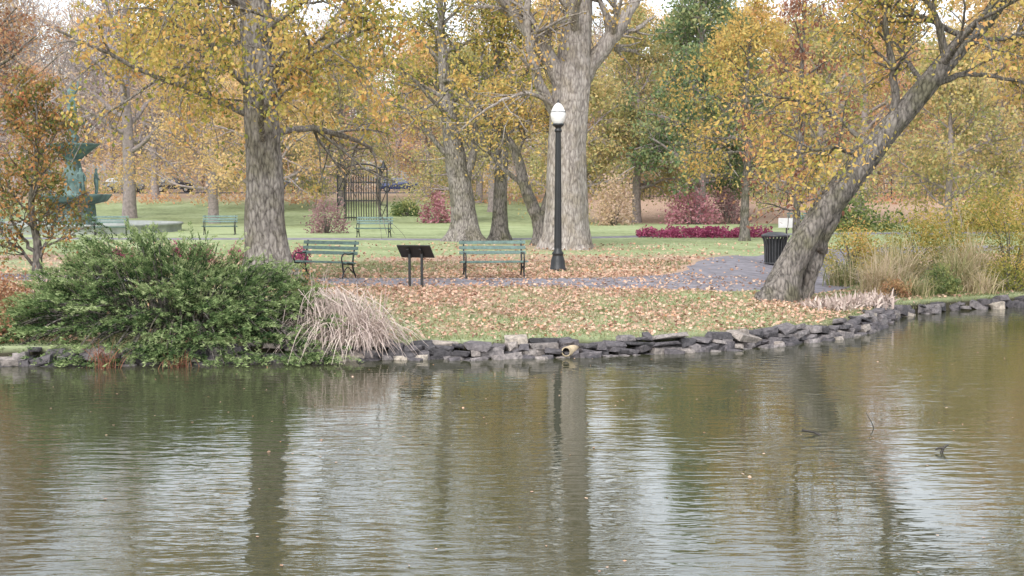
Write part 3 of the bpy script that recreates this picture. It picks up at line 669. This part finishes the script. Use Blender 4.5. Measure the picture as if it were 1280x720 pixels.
# ------------------------------------------------------------------ stones of the bank
STM, nt, out = new_mat('slate_stone'); L = nt.links
at_ = N(nt, 'ShaderNodeAttribute', attribute_name='rnd'); rr_ = ramp(nt, [(0.0, (0.055, 0.055, 0.062)), (0.4, (0.13, 0.122, 0.135)), (0.7, (0.22, 0.205, 0.21)), (0.9, (0.31, 0.28, 0.26)), (1.0, (0.42, 0.38, 0.33))])
L.new(at_.outputs['Fac'], rr_.inputs[0])
g_ = N(nt, 'ShaderNodeNewGeometry'); nn = N(nt, 'ShaderNodeTexNoise'); nn.inputs['Scale'].default_value = 11; nn.inputs['Detail'].default_value = 9; nn.inputs['Roughness'].default_value = 0.65
L.new(g_.outputs['Position'], nn.inputs['Vector'])
r3 = ramp(nt, [(0.3, (0.4, 0.4, 0.4)), (0.7, (1.5, 1.44, 1.35))]); L.new(nn.outputs[0], r3.inputs[0])
mm = N(nt, 'ShaderNodeMixRGB'); mm.blend_type = 'MULTIPLY'; mm.inputs[0].default_value = 1; L.new(rr_.outputs[0], mm.inputs[1]); L.new(r3.outputs[0], mm.inputs[2])
bb = N(nt, 'ShaderNodeBsdfPrincipled'); bb.inputs['Roughness'].default_value = 0.8; bb.inputs['Specular IOR Level'].default_value = 0.3; L.new(mm.outputs[0], bb.inputs['Base Color'])
bp = N(nt, 'ShaderNodeBump'); bp.inputs['Distance'].default_value = 0.05; L.new(nn.outputs[0], bp.inputs['Height']); L.new(bp.outputs[0], bb.inputs['Normal'])
L.new(bb.outputs[0], out.inputs[0])

def stones(name, items, seed):
    rng = np.random.default_rng(seed); bm = bmesh.new(); lay = bm.faces.layers.float.new('rnd')
    for (c, sz, ang, tilt) in items:
        pts = []
        for sx in (-1, 1):
            for sy in (-1, 1):
                for s_z in (-1, 1):
                    j = rng.uniform(0.6, 1.0, 3); pts.append([sx*j[0], sy*j[1], s_z*j[2]])
        for _ in range(7):
            v = rng.normal(size=3); v /= np.abs(v).max(); v *= rng.uniform(0.8, 1.05); pts.append(v*np.array([1.0, 1.0, 0.95]))
        P = np.array(pts)*np.array(sz)/2
        M = (Matrix.Rotation(ang, 3, 'Z') @ Matrix.Rotation(tilt, 3, 'Y') @ Matrix.Rotation(rng.normal(0, 0.12), 3, 'X'))
        P = P @ np.array(M).T+np.array(c)
        vs = [bm.verts.new(p) for p in P]
        res = bmesh.ops.convex_hull(bm, input=vs)
        bad = [g for g in res['geom_interior'] if isinstance(g, bmesh.types.BMVert)]
        r = float(np.clip(rng.beta(1.5, 1.9), 0, 1))
        for g in res['geom']:
            if isinstance(g, bmesh.types.BMFace): g[lay] = r
        bmesh.ops.delete(bm, geom=bad, context='VERTS')
    me = bpy.data.meshes.new(name); bm.to_mesh(me); bm.free(); me.materials.append(STM)
    return link(bpy.data.objects.new(name, me))
items = []; rng = np.random.default_rng(9)
for course, (zc, hh, off) in enumerate([(-0.03, 0.16, -0.05), (0.09, 0.14, 0.02), (0.20, 0.12, 0.08), (0.30, 0.10, 0.15)]):
    x = -16.0
    while x < 9.6:
        ln = rng.choice([rng.uniform(0.15, 0.3), rng.uniform(0.3, 0.5), rng.uniform(0.5, 0.8)], p=[0.4, 0.4, 0.2]); sl = float(np.interp(x, _gx, _gs)); cs = 1/math.sqrt(1+sl*sl)
        xc = x+ln*cs/2; sl = float(np.interp(xc, _gx, _gs)); yy = float(shore(xc))
        o = off+rng.uniform(-0.11, 0.07)
        keep = 1.0 if course < 2 else (0.9 if course == 2 else 0.6)
        if rng.uniform() < keep:
            items.append(((xc-o*sl*cs, yy+o*cs, zc+rng.uniform(-0.03, 0.04)), (ln*1.1, rng.uniform(0.28, 0.5), hh*rng.uniform(0.6, 1.6)), math.atan(sl)+rng.normal(0, 0.22), rng.normal(0, 0.11)))
        x += ln*cs*0.97
for k in range(40):
    x = rng.uniform(-15, 9); yy = float(shore(x)); items.append(((x, yy-0.25-0.1*rng.uniform(), -0.02), (rng.uniform(0.15, 0.4), 0.25, rng.uniform(0.1, 0.2)), rng.uniform(0, 3), rng.normal(0, 0.2)))
stones('dry_stone_wall', items, 4)
items = []
for k in range(80):
    x = rng.uniform(9.2, 24); yy = float(shore(x)); s = rng.uniform(0.15, 0.5)
    items.append(((x+rng.normal(0, 0.1), yy+rng.uniform(-0.15, 0.25), rng.uniform(0.0, 0.25)), (s*1.4, s, s*rng.uniform(0.4, 0.8)), rng.uniform(0, 3), rng.normal(0, 0.2)))
stones('boulders', items, 5)

A = Acc(); PIPE = plain_mat('clay_pipe', (0.36, 0.29, 0.19), 0.8, var=0.4)
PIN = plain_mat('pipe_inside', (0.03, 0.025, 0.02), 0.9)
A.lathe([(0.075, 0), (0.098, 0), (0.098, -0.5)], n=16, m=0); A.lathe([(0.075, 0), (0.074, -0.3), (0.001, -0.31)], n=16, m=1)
pe = empty('drain_pipe', (1.05, 27.46, 0.13)); o = A.build('pipe', [PIPE, PIN], pe); o.rotation_euler = (math.radians(90), 0, -0.4)

# ------------------------------------------------------------------ grass + fallen leaves on the bank
def scatter(name, n, xr, yr, lm, seed, kind, size, dens=None):
    rng = np.random.default_rng(seed)
    x = rng.uniform(*xr, n); y = rng.uniform(*yr, n); d = sdist(x, y)
    p = leafy(x, y) if dens is None else dens(x, y)
    k = (d > 0.12) & (rng.uniform(0, 1, n) < p)
    x = x[k]; y = y[k]; m = len(x); z = hz(x, y)
    if kind == 'leaf':
        c = np.stack([x, y, z+0.045+rng.uniform(0, 0.02, m)], -1)
        Q = leaf_quads(c, size, rng, 0, 0.75, flat=0.72)
        r = rng.normal(0.5, 0.28, m)
    else:
        az = rng.uniform(0, 6.28, m); hh = size*rng.uniform(0.5, 1.2, m); w = 0.014
        sd = np.stack([np.cos(az)*w, np.sin(az)*w, np.zeros(m)], -1); c = np.stack([x, y, z-0.01], -1)
        tip = c+np.stack([rng.normal(0, 0.4, m)*hh, rng.normal(0, 0.4, m)*hh, hh], -1)
        Q = np.stack([c-sd, c+sd, tip+sd*0.2, tip-sd*0.2], 1)
        r = 0.15+0.55*vnoise(x, y, 1.2, 4)+rng.normal(0, 0.18, m)
    return link(bpy.data.objects.new(name, leaves_mesh(name, Q, r, lm)))
pv = np.array([v.co[:2] for v in path_main.data.vertices]).reshape(220, 14, 2); pc = pv.mean(1); pw = np.linalg.norm(pv[:, 0]-pv[:, -1], axis=1)/2
def offpath(x, y):
    r = np.full(x.shape, 9.)
    for c, w in zip(pc[::2], pw[::2]):
        r = np.minimum(r, np.hypot(x-c[0], y-c[1])-w)
    return r > 0.0
scatter('grass', 140000, (-14, 18), (27, 47), LM_GR, 1, 'grass', 0.08, lambda x, y: np.where(offpath(x, y), 0.92-0.6*leafy(x, y), 0))
scatter('fallen_leaves', 58000, (-14, 14), (27, 40), LM_FL, 2, 'leaf', 0.09, lambda x, y: np.clip(leafy(x, y)*1.15-0.03, 0.05, 1)*np.where(offpath(x, y), 1, 0.3))
scatter('fallen_leaves', 24000, (-18, 20), (40, 62), LM_FL, 3, 'leaf', 0.115, lambda x, y: leafy(x, y)*np.where(offpath(x, y), 0.9, 0.12))
rng = np.random.default_rng(5); n = 420
x = rng.uniform(-14, 16, n); y = 9+20*rng.uniform(0, 1, n)**0.8; k = sdist(x, y) < -0.3; c = np.stack([x[k], y[k], np.full(k.sum(), 0.008)], -1)
link(bpy.data.objects.new('floating_leaves', leaves_mesh('floating_leaves', leaf_quads(c, 0.045, rng, 0, 0.7, flat=0.95), rng.normal(0.6, 0.3, len(c)), LM_FL)))
STK = plain_mat('wet_wood', (0.035, 0.03, 0.025), 0.5)
def stick(x, y, P, r):
    e = empty('floating_stick', (x, y, 0)); A = Acc()
    for p in P: A.tube(smooth_poly(p, 8), np.linspace(r, r*0.4, 8), 6)
    A.build('wood', [STK], e)
stick(4.05, 18.9, [[(-0.16, 0, 0.06), (0, 0, 0.03), (0.14, 0.03, -0.02)], [(0, 0, 0.03), (0.02, 0, 0.02), (0.1, -0.1, -0.01)]], 0.018)
stick(5.4, 17.6, [[(-0.05, 0, -0.05), (0, 0, 0.06), (0.06, 0, 0.10)], [(0, 0, 0.05), (-0.05, 0, 0.06), (-0.10, 0.02, 0.03)]], 0.025)
stick(4.95, 19.4, [[(0.05, 0, -0.05), (0, 0, 0.08), (-0.08, 0, 0.22)]], 0.008)

# ------------------------------------------------------------------ furniture
IRON = plain_mat('black_iron', (0.018, 0.02, 0.022), 0.45, var=0.2)
GREENP = plain_mat('green_painted_wood', (0.11, 0.175, 0.155), 0.6, var=0.35, scale=9)
GLASS = plain_mat('milk_glass', (0.85, 0.85, 0.83), 0.3, var=0.02)
def bench(x, y, rz, w=1.8):
    e = empty('park_bench', (x, y, H(x, y)+0.03), rz)
    A = Acc()
    for k in range(5):
        yy = -0.26+k*0.10
        A.box((0, yy, 0.44-0.012*k+(0.01 if k else -0.01)), (w, 0.075, 0.035), 0)
    A.build('seat', [GREENP], e)
    A = Acc(); R = Matrix.Rotation(math.radians(-14), 3, 'X')
    for zz, yy in ((0.66, 0.235), (0.79, 0.268), (0.93, 0.303)):
        A.box((0, yy, zz), (w, 0.03, 0.085), 0, R)
    A.build('backrest', [GREENP], e)
    for i_, sx in enumerate((-w/2+0.12, w/2-0.12)):
        A = Acc()
        A.tube(smooth_poly([(sx, -0.34, 0.0), (sx, -0.25, 0.12), (sx, -0.27, 0.28), (sx, -0.29, 0.40)], 10), 0.024, 6)
        A.tube(smooth_poly([(sx, 0.36, 0.0), (sx, 0.24, 0.16), (sx, 0.19, 0.36), (sx, 0.23, 0.6), (sx, 0.335, 0.99)], 14), 0.024, 6)
        A.tube(smooth_poly([(sx, -0.29, 0.40), (sx, -0.05, 0.385), (sx, 0.19, 0.36)], 8), 0.022, 6)
        A.tube(smooth_poly([(sx, -0.29, 0.40), (sx, -0.33, 0.55), (sx, -0.22, 0.66), (sx, 0.0, 0.64), (sx, 0.24, 0.66)], 14), 0.02, 6)
        A.tube(smooth_poly([(sx, -0.25, 0.14), (sx, -0.05, 0.30), (sx, 0.20, 0.14)], 10), 0.016, 6)
        A.box((sx, -0.34, 0.01), (0.05, 0.10, 0.03)); A.box((sx, 0.36, 0.01), (0.05, 0.10, 0.03))
        A.build('leg_%d' % (i_+1), [IRON], e)
bench(-0.49, 38.0, math.radians(8))
bench(-5.05, 38.3, math.radians(-28))
bench(-6.75, 69.5, math.radians(-6))
bench(16.8, 82, math.radians(10))
bench(-20.6, 73, math.radians(12)); bench(-15.2, 74, math.radians(5)); bench(-27, 73, math.radians(10))

lamp = empty('street_lamp', (1.34, 41.5, H(1.34, 41.5)))
A = Acc()
flt = lambda a: 1+0.06*np.cos(12*a)
A.lathe([(0.25, 0.0), (0.25, 0.06), (0.22, 0.10), (0.20, 0.30), (0.165, 0.42), (0.15, 0.46), (0.17, 0.48), (0.17, 0.52), (0.12, 0.58), (0.105, 0.66)], n=24)
A.lathe([(0.105, 0.66), (0.098, 1.5), (0.082, 3.4), (0.075, 4.02)], n=48, mod=flt)
A.lathe([(0.075, 4.02), (0.11, 4.04), (0.11, 4.09), (0.08, 4.12), (0.085, 4.16), (0.15, 4.21), (0.17, 4.23), (0.17, 4.27), (0.12, 4.28)], n=24)
A.build('post', [IRON], lamp)
A = Acc(); A.lathe([(0.13, 4.27), (0.17, 4.33), (0.21, 4.44), (0.225, 4.54), (0.21, 4.62), (0.185, 4.66), (0.15, 4.75), (0.09, 4.83), (0.04, 4.86), (0.03, 4.88)], n=28); A.build('globe', [GLASS], lamp)
A = Acc(); A.lathe([(0.222, 4.60), (0.226, 4.605), (0.226, 4.615), (0.21, 4.62)], n=28); A.lathe([(0.045, 4.86), (0.02, 4.89), (0.03, 4.92), (0.02, 4.95), (0.001, 4.99)], n=12); A.build('finial', [IRON], lamp)

sg = empty('interpretive_sign', (-2.4, 35.4, H(-2.4, 35.4)), math.radians(-14))
A = Acc()
for sx in (-0.16, 0.16): A.box((sx, 0, 0.42), (0.055, 0.055, 0.88))
for sx in (-0.16, 0.16): A.box((sx, -0.02, 0.85), (0.05, 0.36, 0.03), 0, Matrix.Rotation(math.radians(-38), 3, 'X'))
A.build('posts', [IRON], sg)
A = Acc(); R = Matrix.Rotation(math.radians(-38), 3, 'X'); A.box((0, 0, 0.90), (0.86, 0.5, 0.03), 0, R); A.box((0, 0.011, 0.916), (0.80, 0.42, 0.006), 1, R)
A.build('panel', [IRON, plain_mat('sign_print', (0.5, 0.5, 0.42), 0.4, var=0.3, scale=20)], sg)

bn = empty('trash_can', (9.0, 48.6, H(9.0, 48.6)+0.03)); A = Acc()
GRIRON = plain_mat('worn_iron', (0.05, 0.052, 0.056), 0.4, var=0.3)
for k in range(22):
    a = 2*math.pi*k/22; ca, sa = math.cos(a), math.sin(a)
    A.tube(smooth_poly([(0.34*ca, 0.34*sa, 0.08), (0.36*ca, 0.36*sa, 0.6), (0.39*ca, 0.39*sa, 0.85), (0.46*ca, 0.46*sa, 1.0)], 8), 0.024, 5)
A.lathe([(0.32, 0.05), (0.37, 0.05), (0.37, 0.1), (0.32, 0.1)], n=24); A.lathe([(0.30, 0.12), (0.30, 0.9)], n=24, m=1)
A.lathe([(0.44, 0.98), (0.49, 0.98), (0.49, 1.03), (0.44, 1.05), (0.24, 1.13), (0.2, 1.12), (0.19, 1.0)], n=24)
for k in range(4): A.tube([(0.25*math.cos(k*1.57), 0.25*math.sin(k*1.57), 0), (0.25*math.cos(k*1.57), 0.25*math.sin(k*1.57), 0.08)], 0.03, 6)
A.build('body', [GRIRON, IRON], bn)
sgn = empty('notice_sign', (9.65, 50.0, H(9.65, 50.0)), 0.1); A = Acc(); A.box((0, 0, 0.7), (0.05, 0.05, 1.4)); A.box((0, -0.04, 1.32), (0.62, 0.02, 0.34), 1)
A.build('board', [IRON, plain_mat('white_board', (0.7, 0.7, 0.68), 0.5, var=0.08)], sgn)

# ------------------------------------------------------------------ flower beds
def bed(name, x0, x1, y0, y1, h, lm, seed, n):
    rng = np.random.default_rng(seed); e = empty(name, (0, 0, 0))
    x = rng.uniform(x0, x1, n); y = rng.uniform(y0, y1, n); k = vnoise(x, y, 0.5, seed) > 0.3; x = x[k]; y = y[k]
    z = hz(x, y)+rng.uniform(0.02, h, len(x))*(0.4+0.8*vnoise(x, y, 0.4, 2))
    Q = leaf_quads(np.stack([x, y, z], -1), 0.13, rng, 0, 0.7)
    link(bpy.data.objects.new('blooms', leaves_mesh('blooms', Q, rng.normal(0.5, 0.25, len(x)), lm)), e)
bed('magenta_flower_bed', 6.3, 12.9, 70, 72.5, 0.55, LM_MG, 1, 7000)
for k in range(9):
    x = -13.9+k*0.78+0.2*math.sin(k*5); y = 47.5+1.1*math.sin(k*2.3)
    bush('magenta_flowers', x, y, 0.3, 0.3, 0.55+0.12*math.sin(k*3), 10, 380, 0.09, LM_MG, 60+k, stems=4)
bush('magenta_flowers', -6.85, 46, 0.35, 0.3, 0.6, 10, 420, 0.09, LM_MG, 90, stems=4)

# ------------------------------------------------------------------ fountain
VERD = plain_mat('verdigris_bronze', (0.09, 0.145, 0.135), 0.65, var=0.5, scale=2.5)
DKST = plain_mat('fountain_stone', (0.30, 0.32, 0.30), 0.8, var=0.2, scale=2)
fx, fy = -24.6, 80
ft = empty('tiered_fountain', (fx, fy, H(fx, fy)), 0, 0.95)
A = Acc()
A.lathe([(6.2, -0.1), (6.2, 0.35), (6.3, 0.4), (6.3, 0.5), (5.8, 0.5), (5.75, 0.2), (0.5, 0.2)], n=40)
A.build('basin', [DKST], ft)
A = Acc()
A.lathe([(1.6, 0.2), (1.6, 0.5), (1.3, 0.6), (1.2, 1.6), (1.35, 1.7), (1.0, 1.85), (0.7, 2.2), (0.6, 2.9), (0.75, 3.1), (0.55, 3.4), (0.42, 4.1), (0.6, 4.35), (1.1, 4.75), (1.5, 5.05), (1.55, 5.15), (1.4, 5.13), (0.8, 4.9), (0.4, 4.9),
         (0.34, 5.3), (0.42, 5.5), (0.26, 5.7), (0.24, 6.0), (0.5, 6.2), (0.75, 6.35), (0.78, 6.42), (0.4, 6.35), (0.3, 6.5), (0.001, 6.52)], n=24, mod=lambda a: 1+0.05*np.cos(8*a))
A.lathe([(1.9, 1.75), (2.1, 2.0), (2.2, 2.15), (2.15, 2.18), (1.6, 1.95), (0.6, 1.9)], n=28)
A.lathe([(0.6, 1.5), (1.2, 1.6), (1.9, 1.75)], n=28)
A.build('tiers', [VERD], ft)
def figure(parent, name, o, s, mat, face=0.0, arm_up=True):
    V = [(0, 0, .95), (0, 0, 1.2), (0, .0, 1.42), (0, -.01, 1.52), (0, -.02, 1.66), (0, -.02, 1.76), (.1, 0, .9), (.12, -.06, .5), (.11, .02, .08), (-.1, 0, .9), (-.1, -.02, .5), (-.12, .02, .08),
         (.19, 0, 1.40), (.30, -.04, 1.62 if arm_up else 1.14), (.26, -.06, 1.86 if arm_up else .9), (-.19, 0, 1.40), (-.28, -.02, 1.14), (-.22, -.18, .98), (.12, -.12, .04), (-.12, -.12, .04)]
    E = [(0, 1), (1, 2), (2, 3), (3, 4), (4, 5), (0, 6), (6, 7), (7, 8), (0, 9), (9, 10), (10, 11), (2, 12), (12, 13), (13, 14), (2, 15), (15, 16), (16, 17), (8, 18), (11, 19)]
    Rr = [.17, .14, .17, .06, .11, .08, .13, .10, .06, .13, .10, .06, .07, .05, .035, .07, .05, .035, .04, .04]
    me = bpy.data.meshes.new(name); me.from_pydata([tuple(np.array(v)*s) for v in V], E, []); me.materials.append(mat)
    ob = bpy.data.objects.new(name, me); link(ob, parent); ob.location = o; ob.rotation_euler = (0, 0, face)
    ob.modifiers.new('skin', 'SKIN')
    for i_, r in enumerate(Rr): me.skin_vertices[0].data[i_].radius = (r*s, r*s)
    me.skin_vertices[0].data[0].use_root = True
    ob.modifiers.new('sub', 'SUBSURF').levels = 1; ob.modifiers['sub'].render_levels = 1
figure(ft, 'statue', (0, 0, 6.4), 1.3, VERD, 0.3)
for k in range(4):
    a = 0.6+k*math.pi/2; figure(ft, 'figure_%d' % (k+1), (1.35*math.cos(a), 1.35*math.sin(a), 2.05), 0.95, VERD, a+1.57, False)

# ------------------------------------------------------------------ gate and fence
gt = empty('iron_gate', (-10.6, 101, H(-10.6, 101))); A = Acc()
for sx in (-1.5, 1.5):
    for oo in (-0.25, 0.25):
        A.box((sx+oo, 0, 1.9), (0.10, 0.10, 3.8))
    for zz in (0.2, 1.2, 2.2, 3.2, 3.7): A.box((sx, 0, zz), (0.40, 0.06, 0.06))
    A.lathe([(0.3, 3.8), (0.12, 4.0), (0.1, 4.15), (0.001, 4.4)], (sx, 0, 0), 8)
    for k in range(4): A.tube([(sx-0.2, 0, 0.2+k), (sx+0.2, 0, 1.2+k*0.95)], 0.03, 4)
for k in range(14):
    xx = -1.15+2.3*k/13; A.tube([(xx, 0, 0.1), (xx, 0, 3.0+0.35*math.sin(math.pi*k/13))], 0.032, 4)
for zz in (0.3, 1.5, 2.8): A.box((0, 0, zz), (2.4, 0.05, 0.09))
th = np.linspace(0, math.pi, 16); A.tube(np.stack([1.4*np.cos(th), np.zeros(16), 3.4+0.7*np.sin(th)], -1), 0.06, 6); A.tube(np.stack([1.15*np.cos(th), np.zeros(16), 3.2+0.55*np.sin(th)], -1), 0.05, 6)
A.build('ironwork', [IRON], gt)
fn = empty('iron_fence', (0, 0, 0)); A = Acc()
for xx in np.arange(9, 42, 0.3):
    z = H(xx, 124); A.box((xx, 124, z+0.8), (0.03, 0.03, 1.6))
for x0 in list(np.arange(9, 42, 3.0)):
    z = H(x0+1.5, 124)
    for zz in (0.25, 1.4): A.box((x0+1.5, 124, z+zz), (2.9, 0.05, 0.05))
    A.box((x0, 124, z+0.9), (0.1, 0.1, 1.8))
A.build('railings', [IRON], fn)

# ------------------------------------------------------------------ cars
TYRE = plain_mat('tyre', (0.02, 0.02, 0.02), 0.8); CGL = plain_mat('car_glass', (0.03, 0.035, 0.04), 0.1, var=0.05); HUB = plain_mat('hub', (0.4, 0.4, 0.42), 0.3, 0.8)
LGT = plain_mat('headlight', (0.7, 0.7, 0.65), 0.2, var=0.02)
def car(x, y, rz, col, nm='parked_car'):
    e = empty(nm, (x, y, H(x, y)+0.12), rz)
    paint = plain_mat('car_paint', col, 0.25, 0.2, var=0.03)
    prof = [(-2.15, 0.35), (-2.2, 0.6), (-2.12, 0.95), (-1.95, 1.02), (-1.65, 1.42), (-1.3, 1.55), (-0.3, 1.60), (0.25, 1.52), (0.95, 1.06), (1.7, 0.96), (2.1, 0.82), (2.2, 0.55), (2.15, 0.32)]
    bm = bmesh.new()
    def wid(z): return 0.9 if z < 1.05 else 0.9-(z-1.05)*0.42
    Lf = [bm.verts.new((px_, -wid(z), z)) for px_, z in prof]; Rt = [bm.verts.new((px_, wid(z), z)) for px_, z in prof]
    bm.faces.new(Lf[::-1]); bm.faces.new(Rt); n = len(prof)
    for i_ in range(n): bm.faces.new((Lf[i_], Lf[(i_+1) % n], Rt[(i_+1) % n], Rt[i_]))
    bmesh.ops.recalc_face_normals(bm, faces=bm.faces); bmesh.ops.bevel(bm, geom=bm.edges[:], offset=0.04, segments=2, affect='EDGES')
    me = bpy.data.meshes.new('body'); bm.to_mesh(me); bm.free(); me.materials.append(paint); link(bpy.data.objects.new('body', me), e)
    A = Acc()
    for s in (-1, 1):
        def win(P):
            A.add([(a_x, s*(wid(a_z)+0.012), a_z) for a_x, a_z in P], [[0, 1, 2, 3]], 0)
        win([(-1.75, 1.08), (-0.95, 1.08), (-0.95, 1.5), (-1.5, 1.42)]); win([(-0.88, 1.08), (-0.1, 1.08), (-0.2, 1.53), (-0.88, 1.52)]); win([(-0.03, 1.08), (0.75, 1.08), (0.22, 1.45), (-0.12, 1.52)])
    A.add([(0.33, -0.66, 1.49), (0.33, 0.66, 1.49), (0.92, 0.8, 1.12), (0.92, -0.8, 1.12)], [[0, 1, 2, 3]], 0)
    A.add([(-1.68, -0.66, 1.42), (-1.68, 0.66, 1.42), (-1.95, 0.8, 1.07), (-1.95, -0.8, 1.07)], [[0, 1, 2, 3]], 0)
    A.build('windows', [CGL], e)
    A = Acc()
    for wx in (-1.35, 1.35):
        for s in (-1, 1):
            A.tube([(wx, s*0.72, 0.33), (wx, s*0.93, 0.33)], 0.34, 20, 0)
            A.tube([(wx, s*0.93, 0.33), (wx, s*0.931, 0.33), (wx, s*0.932, 0.33)], [0.34, 0.22, 0.21], 20, 0)
            A.tube([(wx, s*0.933, 0.33), (wx, s*0.94, 0.33)], [0.21, 0.01], 10, 1)
    A.build('wheels', [TYRE, HUB], e)
    A = Acc()
    for s in (-1, 1): A.box((2.14, s*0.65, 0.75), (0.1, 0.35, 0.14))
    A.build('lights', [LGT], e)
car(-12.2, 154.5, 0.05, (0.03, 0.045, 0.12)); car(-42, 154.5, 0.0, (0.18, 0.19, 0.2)); car(-36.5, 154.5, 0.0, (0.05, 0.05, 0.06)); car(15.5, 154.5, 3.14, (0.2, 0.02, 0.02)); car(21.5, 154.5, 3.14, (0.06, 0.06, 0.07)); car(44, 154.5, 0, (0.3, 0.31, 0.33))
car(-22.5, 154.5, 0, (0.04, 0.04, 0.045))

# ------------------------------------------------------------------ sky, sun, camera
w = bpy.data.worlds.new('World'); scene.world = w; w.use_nodes = True; nt = w.node_tree; nt.nodes.clear()
o = nt.nodes.new('ShaderNodeOutputWorld'); bg = nt.nodes.new('ShaderNodeBackground'); sk = nt.nodes.new('ShaderNodeTexSky'); hs = nt.nodes.new('ShaderNodeHueSaturation')
sk.sky_type = 'NISHITA'; sk.sun_disc = False; sk.sun_elevation = math.radians(48); sk.sun_rotation = math.radians(200); sk.dust_density = 3; sk.air_density = 1.0
hs.inputs['Saturation'].default_value = 0.30; hs.inputs['Value'].default_value = 2.7
nt.links.new(sk.outputs[0], hs.inputs['Color']); nt.links.new(hs.outputs[0], bg.inputs[0]); bg.inputs[1].default_value = 0.15; nt.links.new(bg.outputs[0], o.inputs[0])
sl = bpy.data.lights.new('sun', 'SUN'); sl.energy = 0.5; sl.angle = math.radians(30); sl.color = (1, 0.98, 0.96)
so = bpy.data.objects.new('sun', sl); link(so)
dirv = Vector((math.sin(math.radians(200))*math.cos(math.radians(48)), math.cos(math.radians(200))*math.cos(math.radians(48)), math.sin(math.radians(48))))
so.rotation_euler = dirv.to_track_quat('Z', 'Y').to_euler()

cam = bpy.data.cameras.new('camera'); co = bpy.data.objects.new('camera', cam); link(co)
cam.sensor_width = 36; cam.lens = 50; cam.clip_end = 4000; cam.clip_start = 0.1
co.location = (0, 0, 3.3); co.rotation_euler = (math.radians(90-4.02), 0, 0)
scene.camera = co
print('VERTS', sum(len(m.vertices) for m in bpy.data.meshes))
